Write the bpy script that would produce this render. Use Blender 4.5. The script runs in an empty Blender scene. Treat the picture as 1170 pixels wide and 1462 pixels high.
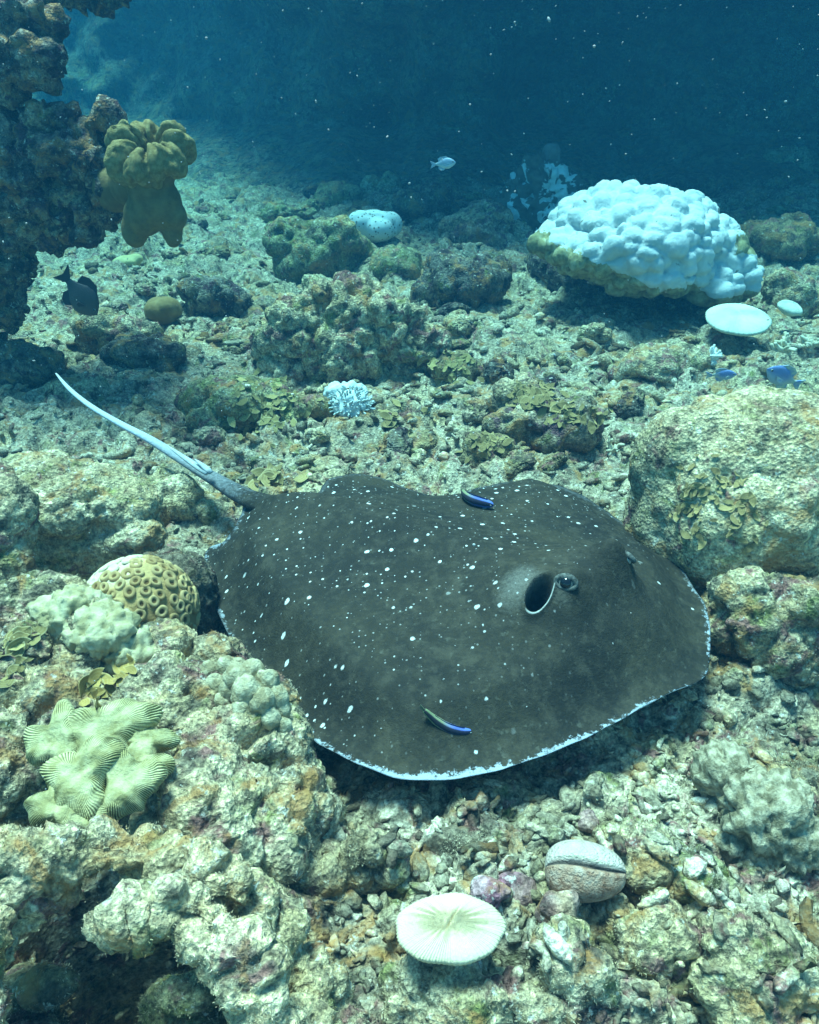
import bpy, math, random
import numpy as np
from mathutils import Vector
PI = math.pi
random.seed(7); RNG = np.random.default_rng(7)
sc = bpy.context.scene

# ------------------------------------------------------------------ camera, sky, sun, exposure
CAM_H, PITCH, FPX = 1.2, math.radians(30), 1147.0
cam = bpy.data.cameras.new('camera'); camo = bpy.data.objects.new('camera', cam)
sc.collection.objects.link(camo); sc.camera = camo
cam.sensor_fit = 'HORIZONTAL'; cam.sensor_width = 36.0; cam.lens = 36.0*FPX/1170.0
cam.clip_start = 0.02; cam.clip_end = 200
camo.location = (0, 0, CAM_H); camo.rotation_euler = (PI/2 - PITCH, 0, 0)

SUN_EL, SUN_AZ = math.radians(76), math.radians(-35)      # azimuth from +Y, towards -X
world = bpy.data.worlds.new('World'); sc.world = world; world.use_nodes = True
wn = world.node_tree.nodes; wl = world.node_tree.links
sky = wn.new('ShaderNodeTexSky'); sky.sky_type = 'NISHITA'; sky.sun_disc = False
sky.sun_elevation = SUN_EL; sky.sun_rotation = SUN_AZ
bg = wn['Background']; bg.inputs['Strength'].default_value = 0.15
tint = wn.new('ShaderNodeMix'); tint.data_type = 'RGBA'; tint.blend_type = 'MULTIPLY'; tint.inputs[0].default_value = 1.0
tint.inputs[7].default_value = (.66, .97, 1.0, 1)                 # daylight filtered by the water above
wl.new(sky.outputs[0], tint.inputs[6]); wl.new(tint.outputs[2], bg.inputs[0])
sun = bpy.data.lights.new('sun', 'SUN'); sun.energy = 5.0; sun.angle = math.radians(18)
sun.color = (1.0, .975, .91)
suno = bpy.data.objects.new('sun', sun); sc.collection.objects.link(suno)
sd = Vector((math.sin(SUN_AZ)*math.cos(SUN_EL), math.cos(SUN_AZ)*math.cos(SUN_EL), math.sin(SUN_EL)))
suno.rotation_euler = sd.to_track_quat('Z', 'Y').to_euler(); suno.location = (0, 0, 8)
vs = sc.view_settings
vs.view_transform = 'Standard'; vs.look = 'None'; vs.gamma = 1; vs.use_curve_mapping = False; vs.exposure = 1.56
cy = sc.cycles
cy.max_bounces = 4; cy.diffuse_bounces = 3; cy.glossy_bounces = 2; cy.transmission_bounces = 2
cy.volume_bounces = 1; cy.use_denoising = True
cy.caustics_reflective = False; cy.caustics_refractive = False

# ------------------------------------------------------------------ pixel -> place
F = np.array([0, math.cos(PITCH), -math.sin(PITCH)]); U = np.array([0, math.sin(PITCH), math.cos(PITCH)])
def ray(px, py): return F*FPX + np.array([1., 0, 0])*(px-585) + U*(731-py)
def P(px, py, z=0.0):
    d = ray(px, py); t = (z-CAM_H)/d[2]
    return np.array([0, 0, CAM_H]) + d*t
def PY(px, py, y):
    d = ray(px, py); return np.array([0, 0, CAM_H]) + d*(y/d[1])
def M_PER_PX(p): return float(np.dot(np.asarray(p)-np.array([0, 0, CAM_H]), F))/FPX

# ------------------------------------------------------------------ noise (numpy)
def _h(i, j, k, s):
    h = (i.astype(np.int64)*374761393 + j.astype(np.int64)*668265263 + k.astype(np.int64)*2147483647*3 + s*1274126177) & 0xffffffff
    h = ((h ^ (h >> 13))*1274126177) & 0xffffffff
    h = ((h ^ (h >> 16))*2246822519) & 0xffffffff
    return ((h ^ (h >> 15)) & 0xffffff)/float(0xffffff)
def vnoise(p, s=0):
    """smooth value-gradient noise, about -1..1"""
    p = np.asarray(p, float); i = np.floor(p).astype(np.int64); f = p-i
    u = f*f*f*(f*(f*6-15)+10); out = np.zeros(len(p))
    for a in (0, 1):
        for b in (0, 1):
            for c in (0, 1):
                I, J, K = i[:, 0]+a, i[:, 1]+b, i[:, 2]+c
                g = (_h(I, J, K, s)-.5)*(f[:, 0]-a) + (_h(I, J, K, s+17)-.5)*(f[:, 1]-b) + (_h(I, J, K, s+31)-.5)*(f[:, 2]-c)
                w = (u[:, 0] if a else 1-u[:, 0])*(u[:, 1] if b else 1-u[:, 1])*(u[:, 2] if c else 1-u[:, 2])
                out += g*w
    return out*2.2
def fbm(p, octv=4, s=0, gain=.5):
    p = np.asarray(p, float); o = np.zeros(len(p)); a = 1.; n = 0
    for k in range(octv):
        o += a*vnoise(p, s+k*7); n += a; a *= gain; p = p*2.03+5.1
    return o/n
def worley(p, s=0, flat=False):
    """F1 distance, cell random, F2"""
    p = np.asarray(p, float); i = np.floor(p).astype(np.int64)
    f1 = np.full(len(p), 9.); f2 = np.full(len(p), 9.); cid = np.zeros(len(p))
    for a in (-1, 0, 1):
        for b in (-1, 0, 1):
            for c in ((0,) if flat else (-1, 0, 1)):
                I, J, K = i[:, 0]+a, i[:, 1]+b, i[:, 2]+c
                dx = I+_h(I, J, K, s+3)-p[:, 0]; dy = J+_h(I, J, K, s+5)-p[:, 1]
                dz = 0 if flat else K+_h(I, J, K, s+9)-p[:, 2]
                d = np.sqrt(dx*dx+dy*dy+dz*dz)
                m = d < f1
                f2 = np.where(m, f1, np.minimum(f2, d)); cid = np.where(m, _h(I, J, K, s+11), cid); f1 = np.where(m, d, f1)
    return f1, cid, f2
def sstep(a, b, x):
    t = np.clip((x-a)/(b-a), 0, 1); return t*t*(3-2*t)

# ------------------------------------------------------------------ mesh helpers
def fast_mesh(name, v, f, smooth=True):
    v = np.ascontiguousarray(v, np.float32); f = np.ascontiguousarray(f, np.int32)
    k = f.shape[1]; m = bpy.data.meshes.new(name)
    m.vertices.add(len(v)); m.vertices.foreach_set('co', v.ravel())
    m.loops.add(f.size); m.loops.foreach_set('vertex_index', f.ravel())
    m.polygons.add(len(f)); m.polygons.foreach_set('loop_start', np.arange(0, f.size, k, dtype=np.int32))
    m.polygons.foreach_set('loop_total', np.full(len(f), k, np.int32))
    if smooth: m.polygons.foreach_set('use_smooth', np.ones(len(f), bool))
    m.update(calc_edges=True); m.validate()
    return m
def link(name, mesh, mat=None, parent=None):
    o = bpy.data.objects.new(name, mesh); sc.collection.objects.link(o)
    if mat is not None and mesh is not None and not mesh.materials: mesh.materials.append(mat)
    if parent is not None: o.parent = parent
    return o
def tag(o, label, cat, group=None, kind=None):
    o['label'] = label; o['category'] = cat
    if group: o['group'] = group
    if kind: o['kind'] = kind
    return o
def empty(name, loc):
    o = bpy.data.objects.new(name, None); sc.collection.objects.link(o); o.location = loc; o.empty_display_size = .05
    return o
def grid_faces(r, c, wrap=False):
    i, j = np.meshgrid(np.arange(r-1), np.arange(c if wrap else c-1), indexing='ij')
    j2 = (j+1) % c
    return np.stack([i*c+j, i*c+j2, (i+1)*c+j2, (i+1)*c+j], -1).reshape(-1, 4)
def ico(n=2):
    import bmesh
    bm = bmesh.new(); bmesh.ops.create_icosphere(bm, subdivisions=n, radius=1)
    bm.verts.ensure_lookup_table()
    v = np.array([x.co[:] for x in bm.verts]); f = np.array([[q.index for q in p.verts] for p in bm.faces]); bm.free()
    return v, f
ICO = {n: ico(n) for n in (1, 2, 3, 4, 5)}
def rot_z(v, a):
    c, s = math.cos(a), math.sin(a); return np.stack([v[:, 0]*c-v[:, 1]*s, v[:, 0]*s+v[:, 1]*c, v[:, 2]], 1)
def rand_rot(rng):
    q = rng.normal(size=4); q /= np.linalg.norm(q); w, x, y, z = q
    return np.array([[1-2*(y*y+z*z), 2*(x*y-z*w), 2*(x*z+y*w)], [2*(x*y+z*w), 1-2*(x*x+z*z), 2*(y*z-x*w)], [2*(x*z-y*w), 2*(y*z+x*w), 1-2*(x*x+y*y)]])
def normals(m):
    a = np.empty(len(m.vertices)*3, np.float32); m.vertices.foreach_get('normal', a); return a.reshape(-1, 3).astype(float)
def coords(m):
    a = np.empty(len(m.vertices)*3, np.float32); m.vertices.foreach_get('co', a); return a.reshape(-1, 3).astype(float)
def setco(m, v): m.vertices.foreach_set('co', np.ascontiguousarray(v, np.float32).ravel()); m.update()
def catmull(pts, n, closed=False):
    pts = np.asarray(pts, float); k = len(pts); out = []
    segs = k if closed else k-1
    for i in range(segs):
        g = (lambda q: pts[q % k]) if closed else (lambda q: pts[min(max(q, 0), k-1)])
        p0, p1, p2, p3 = g(i-1), g(i), g(i+1), g(i+2)
        t = np.linspace(0, 1, n, endpoint=False)[:, None]
        out.append(.5*((2*p1)+(-p0+p2)*t+(2*p0-5*p1+4*p2-p3)*t*t+(-p0+3*p1-3*p2+p3)*t**3))
    o = np.concatenate(out)
    return o if closed else np.vstack([o, pts[-1:]])
def tube(path, rad, sides=8, flat=1.0, cap=True):
    path = np.asarray(path, float); rad = np.asarray(rad, float); n = len(path)
    T = np.gradient(path, axis=0); T /= np.linalg.norm(T, axis=1)[:, None]+1e-9
    up = np.array([0, 0, 1.]); V = []
    a = np.arange(sides)*2*PI/sides
    for i in range(n):
        s = np.cross(T[i], up)
        if np.linalg.norm(s) < 1e-3: s = np.array([1., 0, 0])
        s /= np.linalg.norm(s); w = np.cross(s, T[i])
        V.append(path[i]+rad[i]*(np.cos(a)[:, None]*s+flat*np.sin(a)[:, None]*w))
    v = np.concatenate(V); f = grid_faces(n, sides, True)
    if cap:
        v = np.vstack([v, path[:1], path[-1:]]); c0, c1 = n*sides, n*sides+1
        e = [[c0, (j+1) % sides, j, j] for j in range(sides)]
        e = [[(j+1) % sides, j, c0] for j in range(sides)]+[[(n-1)*sides+j, (n-1)*sides+(j+1) % sides, c1] for j in range(sides)]
        f = np.vstack([np.vstack([f[:, [0, 1, 2]], f[:, [0, 2, 3]]]), np.array(e)])
    else: f = np.vstack([f[:, [0, 1, 2]], f[:, [0, 2, 3]]])
    return v, f
def join(parts):
    V, Fc, o = [], [], 0
    for v, f in parts: V.append(v); Fc.append(f+o); o += len(v)
    return np.vstack(V), np.vstack(Fc)

def blob_mesh(name, blobs, voxel=.012, smooth_it=2, disp=None):
    """union of ellipsoids (centre, radii[, rotz]) -> one closed skin, displaced along its normals"""
    parts = []
    for b in blobs:
        c = np.asarray(b[0], float); r = b[1]; r = (r, r, r) if np.isscalar(r) else r
        v = ICO[3][0]*np.asarray(r)
        if len(b) > 2: v = rot_z(v, b[2])
        parts.append((v+c, ICO[3][1]))
    v, f = join(parts); tm = fast_mesh('tmp', v, f); to = bpy.data.objects.new('tmp', tm); sc.collection.objects.link(to)
    md = to.modifiers.new('r', 'REMESH'); md.mode = 'VOXEL'; md.voxel_size = voxel
    if smooth_it:
        ms = to.modifiers.new('s', 'SMOOTH'); ms.iterations = smooth_it; ms.factor = .5
    dg = bpy.context.evaluated_depsgraph_get(); ev = to.evaluated_get(dg)
    m = bpy.data.meshes.new_from_object(ev); m.name = name
    bpy.data.objects.remove(to); bpy.data.meshes.remove(tm)
    if disp is not None:
        v = coords(m); n = normals(m); setco(m, disp(v, n))
    m.polygons.foreach_set('use_smooth', np.ones(len(m.polygons), bool)); m.update()
    return m
def crust(size=1.0, a_big=.05, a_mid=.02, a_fine=.006, s=0, pits=.5):
    """crusty dead-coral relief: big swells, lumps, pits, fine grit (metres at size 1)"""
    def d(v, n):
        q = v/size
        w = np.stack([fbm(q*5+11, 2, s+1), fbm(q*5+37, 2, s+2), fbm(q*5+71, 2, s+3)], 1)
        big = fbm(q*4, 3, s)*a_big
        f1, cid, f2 = worley(q*13+w*.55, s+4)
        lump = (np.sqrt(np.clip(1-f1*f1*1.5, 0, 1))-.55)*(.35+cid)*a_mid*1.3
        g1, c2, g2 = worley(q*34+w*1.2, s+6)
        grit = (np.sqrt(np.clip(1-g1*g1*1.6, 0, 1))-.5)*(.3+c2)*a_fine*1.8
        pit = -np.clip(fbm(q*17, 2, s+8)-.18, 0, 1)*a_mid*3*pits
        fine = fbm(q*60, 3, s+5, .7)*a_fine*2.0
        return v+n*((big+lump+grit+pit+fine)*size)[:, None]
    return d

# ------------------------------------------------------------------ materials
def nodes_of(name):
    m = bpy.data.materials.new(name); m.use_nodes = True
    nt = m.node_tree; b = nt.nodes['Principled BSDF']; b.inputs['Roughness'].default_value = .9
    b.inputs['Specular IOR Level'].default_value = .15
    return m, nt, b
class NB:
    def __init__(s, nt): s.t = nt
    def n(s, t, **k):
        x = s.t.nodes.new(t)
        for a, b in k.items(): setattr(x, a, b)
        return x
    def l(s, a, b): s.t.links.new(a, b)
    def noise(s, vec, scale, detail=4, rough=.55, dist=0.):
        x = s.n('ShaderNodeTexNoise'); x.inputs['Scale'].default_value = scale; x.inputs['Detail'].default_value = detail
        x.inputs['Roughness'].default_value = rough; x.inputs['Distortion'].default_value = dist; s.l(vec, x.inputs['Vector']); return x.outputs['Fac']
    def vor(s, vec, scale, feature='F1', out='Distance'):
        x = s.n('ShaderNodeTexVoronoi', feature=feature); x.inputs['Scale'].default_value = scale; s.l(vec, x.inputs['Vector']); return x.outputs[out]
    def ramp(s, fac, stops):
        x = s.n('ShaderNodeValToRGB'); e = x.color_ramp.elements
        while len(e) > 1: e.remove(e[-1])
        e[0].position, e[0].color = stops[0][0], (*stops[0][1], 1) if not np.isscalar(stops[0][1]) else (stops[0][1],)*3+(1,)
        for p, c in stops[1:]:
            q = e.new(p); q.color = (*c, 1) if not np.isscalar(c) else (c, c, c, 1)
        s.l(fac, x.inputs[0]); return x.outputs[0]
    def mix(s, fac, a, b, mode='MIX'):
        x = s.n('ShaderNodeMix', data_type='RGBA', blend_type=mode)
        for sock, val in ((x.inputs[0], fac), (x.inputs[6], a), (x.inputs[7], b)):
            if hasattr(val, 'is_linked') or hasattr(val, 'links'): s.l(val, sock)
            elif np.isscalar(val): sock.default_value = val
            else: sock.default_value = (*val, 1)
        return x.outputs[2]
    def math(s, op, a, b=None):
        x = s.n('ShaderNodeMath', operation=op)
        for k, val in enumerate((a, b)):
            if val is None: continue
            if hasattr(val, 'links'): s.l(val, x.inputs[k])
            else: x.inputs[k].default_value = val
        return x.outputs[0]
    def bump(s, h, dist, strength=1., prev=None):
        x = s.n('ShaderNodeBump'); x.inputs['Distance'].default_value = dist; x.inputs['Strength'].default_value = strength
        s.l(h, x.inputs['Height'])
        if prev is not None: s.l(prev, x.inputs['Normal'])
        return x.outputs[0]
    def pos(s): return s.n('ShaderNodeNewGeometry').outputs['Position']
    def obj(s): return s.n('ShaderNodeTexCoord').outputs['Object']
    def attr(s, name): return s.n('ShaderNodeAttribute', attribute_name=name).outputs['Fac']

def reef_mat(name, pale=(.62, .53, .34), mid=(.33, .25, .13), dark=(.085, .075, .055), accent=(.24, .11, .10), moss=(.17, .19, .05), amount=(.45, .5, .4), bump=.006, local=False, gain=1.0, vary=False):
    m, nt, b = nodes_of(name); k = NB(nt); p = k.obj() if local else k.pos()
    n1 = k.noise(p, 7, 6, .62, .6); n2 = k.noise(p, 19, 5, .6, .3); n3 = k.noise(p, 75, 4, .65)
    n4 = k.noise(p, 11.3, 5, .6, 1.0); n5 = k.noise(p, 14.7, 4, .6, .5); v1 = k.vor(p, 120)
    base = k.ramp(n1, [(.33, mid), (.47, tuple(np.add(mid, pale)*.5)), (.62, pale)])
    base = k.mix(k.ramp(k.noise(p, 4.3, 4, .6, .7), [(.48, 0.), (.66, .55)]), base, (.52, .40, .19))
    base = k.mix(k.ramp(n5, [(.62-.2*amount[2], 0.), (.76-.2*amount[2], .85)]), base, moss)
    base = k.mix(k.ramp(n4, [(.64-.2*amount[1], 0.), (.72-.2*amount[1], .9)]), base, accent)
    base = k.mix(k.ramp(n2, [(.62-.22*amount[0], 0.), (.74-.22*amount[0], .85)]), base, dark)
    base = k.mix(1.0, base, k.ramp(n3, [(.30, .30), (.5, .88), (.70, 1.50)]), 'MULTIPLY')
    base = k.mix(1.0, base, k.ramp(k.noise(p, 210, 3, .7), [(.30, .55), (.5, 1.0), (.68, 1.4)]), 'MULTIPLY')
    base = k.mix(1.0, base, k.ramp(k.noise(p, 3.1, 3, .6), [(.30, .62), (.55, 1.0), (.72, 1.2)]), 'MULTIPLY')
    base = k.mix(k.ramp(k.noise(p, 9.1, 6, .66, .8), [(.53, 0.), (.64, .80)]), base, (.37, .20, .07))
    spk = k.ramp(k.noise(p, 46, 4, .7), [(.60, 0.), (.68, .7)])
    base = k.mix(spk, base, (.62, .63, .53))
    if vary:
        g_ = k.n('ShaderNodeNewGeometry'); oi = k.n('ShaderNodeObjectInfo')
        rv = k.math('FRACT', k.math('ADD', g_.outputs['Random Per Island'], oi.outputs['Random']))
        base = k.mix(1.0, base, k.ramp(rv, [(0., (.30, .27, .24)), (.35, (.68, .66, .58)), (.7, (1.0, .98, .9)), (1., (1.35, 1.35, 1.3))]), 'MULTIPLY')
    k.l(base, b.inputs['Base Color'])
    h = k.math('ADD', k.math('MULTIPLY', n3, .7), k.math('ADD', k.math('MULTIPLY', v1, .5), k.math('MULTIPLY', k.noise(p, 240, 3, .7), .35)))
    k.l(k.bump(h, bump*1.9, 1.), b.inputs['Normal'])
    return m
def plain_mat(name, col, col2=None, scale=40, bump=0., bscale=120, rough=.85, local=True, spec=.15, lo=.4, hi=.65):
    m, nt, b = nodes_of(name); k = NB(nt); p = k.obj() if local else k.pos()
    b.inputs['Roughness'].default_value = rough; b.inputs['Specular IOR Level'].default_value = spec
    if col2 is not None:
        k.l(k.ramp(k.noise(p, scale, 5, .6), [(lo, col), (hi, col2)]), b.inputs['Base Color'])
    else: b.inputs['Base Color'].default_value = (*col, 1)
    if bump: k.l(k.bump(k.noise(p, bscale, 4, .65), bump), b.inputs['Normal'])
    return m
MT = {}
MT['ground'] = reef_mat('reef_rubble_floor', pale=(.54, .47, .33), mid=(.29, .235, .145), amount=(.45, .42, .32), bump=.005)
MT['rock'] = reef_mat('crusted_rock', amount=(.50, .56, .44))
MT['pale'] = reef_mat('pale_turf_rock', pale=(.68, .58, .37), mid=(.42, .33, .17), amount=(.30, .28, .36))
MT['purple'] = reef_mat('purple_crust_rock', pale=(.52, .43, .29), mid=(.26, .19, .12), accent=(.17, .085, .11), amount=(.5, .62, .4))
MT['olive'] = reef_mat('olive_turf_rock', pale=(.34, .34, .19), mid=(.17, .17, .085), amount=(.5, .3, .7))
MT['brown'] = reef_mat('brown_algae_rock', pale=(.33, .27, .14), mid=(.16, .12, .06), amount=(.55, .5, .4))
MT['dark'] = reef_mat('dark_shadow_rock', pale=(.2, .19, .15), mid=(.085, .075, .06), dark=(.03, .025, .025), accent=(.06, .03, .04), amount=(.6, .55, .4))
MT['pillar'] = reef_mat('shaded_pillar_crust', pale=(.34, .30, .22), mid=(.10, .08, .07), dark=(.03, .025, .028), accent=(.08, .04, .055), amount=(.66, .66, .3))  # maroon crust darkened further, putting the overhang's shade into the colour
MT['rubble'] = reef_mat('loose_rubble', pale=(.56, .51, .40), mid=(.33, .29, .21), amount=(.40, .42, .28), bump=.003, vary=True)
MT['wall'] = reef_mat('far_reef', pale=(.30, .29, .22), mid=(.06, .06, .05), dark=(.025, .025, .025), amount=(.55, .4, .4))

# ------------------------------------------------------------------ seabed
PCK = P(215, 1420, -.05)
def ground_base(x, y):
    p = np.stack([x, y, np.zeros_like(x)], 1)
    z = .07*fbm(p*.9+3.3, 3, 21) + .035*fbm(p*3.1+1.7, 3, 22)
    r = np.hypot((x-.05)/.62, (y-1.62)/.62)                      # hollow the ray rests in
    z = z*(1-.75*sstep(1.25, .8, r)) - .03*sstep(1.2, .7, r)
    z += .05*sstep(3.5, 9, y)*(1+fbm(p*.5, 2, 5)) + .10*sstep(2.0, 4.5, x)*sstep(3, 6, y)
    z -= .42*sstep(1.0, .55, np.hypot((x-PCK[0])/.24, (y-PCK[1])/.17))    # pocket under the arch
    return z
def ground(x, y):
    p = np.stack([x, y, np.zeros_like(x)], 1)
    z = ground_base(x, y)
    w = np.stack([fbm(p*6+9, 2, 31), fbm(p*6+19, 2, 32), np.zeros_like(x)], 1)
    far = sstep(2.5, 6, y)
    f1, c1, _ = worley(p*4.2+w*.6, 41, True); z += (np.sqrt(np.clip(1-f1*f1*1.9, 0, 1))-.4)*np.clip(c1-.25, 0, 1)*(.085+.12*far)
    f1, c1, _ = worley(p*10.5+w*.8, 42, True); z += (np.sqrt(np.clip(1-f1*f1*1.9, 0, 1))-.4)*np.clip(c1-.1, 0, 1)*.062
    f1, c1, _ = worley(p*24+w*1.5, 43, True); z += (np.sqrt(np.clip(1-f1*f1*1.9, 0, 1))-.4)*c1*.028
    f1, c1, _ = worley(p*55+w*2.5, 44, True); z += (np.sqrt(np.clip(1-f1*f1*1.9, 0, 1))-.4)*c1*.011
    z -= np.clip(fbm(p*8, 3, 46)-.05, 0, 1)*.13
    return z
def gz(x, y): return float(ground(np.array([float(x)]), np.array([float(y)]))[0])
yr = np.concatenate([np.linspace(-1.6, .38, 60), .4*np.exp(np.arange(0, 760)*.0046)])
cs = np.linspace(-1, 1, 640)
YY, SS = np.meshgrid(yr, cs, indexing='ij'); XX = SS*(1.25+.64*np.clip(YY, 0, None))
gzv = ground(XX.ravel(), YY.ravel())
gm = fast_mesh('seabed', np.stack([XX.ravel(), YY.ravel(), gzv], 1), grid_faces(len(yr), len(cs)))
o = link('seabed', gm, MT['ground']); o['kind'] = 'structure'; o['label'] = 'rubble strewn reef floor of broken coral'
# far dark reef face closing the view
xs = np.linspace(-16, 16, 420); zs = np.linspace(-.6, 3.4, 200)
ZZ, X2 = np.meshgrid(zs, xs, indexing='ij'); q = np.stack([X2.ravel(), np.zeros(X2.size), ZZ.ravel()], 1)
prof_y = np.interp(q[:, 2], [-.6, 0, .5, 1.5, 2.1, 3.4], [7.0, 7.8, 8.8, 9.0, 8.3, 5.7])  # unseen upper lip leans forward, added to shade the water beneath
lft = sstep(-4.5, .2, q[:, 0]); prof_y = prof_y*lft+(1-lft)*np.minimum(np.interp(q[:, 2], [-.6, 0, .5, 3.4], [7.8, 8.8, 10.8, 12.3]), 12.3)
q[:, 1] = prof_y + fbm(q*.35, 3, 61)*1.3 + fbm(q*.9+3, 3, 67)*.9 + fbm(q*1.5, 4, 62)*.55 + (worley(q*np.array([2.2, 1, 2.2]), 63)[0]-.5)*.28
wm = fast_mesh('reef_slope', q, grid_faces(len(zs), len(xs))[:, ::-1])
o = link('reef_slope', wm, MT['wall']); o['kind'] = 'structure'; o['label'] = 'dark reef face rising beyond the rubble floor, with an unseen overhang added for shade'

# ------------------------------------------------------------------ rocks
def fit(x0, y0, x1, y1, z0=0., sink=.25, depth=.8):
    """centre and radii of an ellipsoid standing on height z0 that fills this pixel box"""
    xc, yc = (x0+x1)/2, (y0+y1)/2; c = .1
    for _ in range(6):
        p = P(xc, yc, z0+c*(1-sink)*.6); s = M_PER_PX(p); a = (x1-x0)/2*s; hh = (y1-y0)/2*s
        bd = a*depth; el = math.atan2(CAM_H-p[2], math.hypot(p[0], p[1]))
        if bd*math.sin(el) > hh*.85: bd = hh*.85/math.sin(el)
        c = math.sqrt(max(hh*hh-(bd*math.sin(el))**2, (hh*.3)**2))/math.cos(el)
    return p, a, bd, c
def rock(name, box, label, cat='rock', mat='rock', n=7, z0=None, voxel=None, rough=1.0, seed=0, group=None, depth=.8, pits=.5, extra=(), sink=.25, core=.74):
    rng = np.random.default_rng(seed*13+5)
    if z0 is None:
        t = P((box[0]+box[2])/2, (box[1]+box[3])/2, 0); z0 = float(ground_base(np.array([t[0]]), np.array([t[1]]))[0])
    p, a, bd, c = fit(*box, z0=z0, depth=depth, sink=sink)
    bl = [((0, 0, -c*.1), (a*core, bd*core, c*(core+.04)))]
    for i in range(n):
        t = i*2*PI/n+rng.uniform(-.4, .4); e = rng.uniform(-.35, .75); s = rng.uniform(.34, .55)
        d = .58*math.sqrt(max(0, 1-e*e*.8))
        bl.append(((a*d*math.cos(t), bd*d*math.sin(t), c*(e*.62-.1)), (a*s, bd*s, max(c*s*.95, .3*a*s))))
    bl += [((0, 0, -c*.75), (a*.62, bd*.62, c*.5))]
    bl = [((q[0][0]+p[0], q[0][1]+p[1], q[0][2]+p[2]), q[1]) for q in bl]+list(extra)
    size = max(a, bd)
    vx = voxel or max(.006, min(.03, M_PER_PX(p)*5.0))
    k = .55+.45*size
    m = blob_mesh(name, bl, vx, 2, crust(1.0, .12*size*rough+.01, (.026+.05*size)*rough, .008*rough*(1+size), seed*31, pits))
    o = link(name, m, MT[mat] if isinstance(mat, str) else mat)
    return tag(o, label, cat, group)

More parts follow.
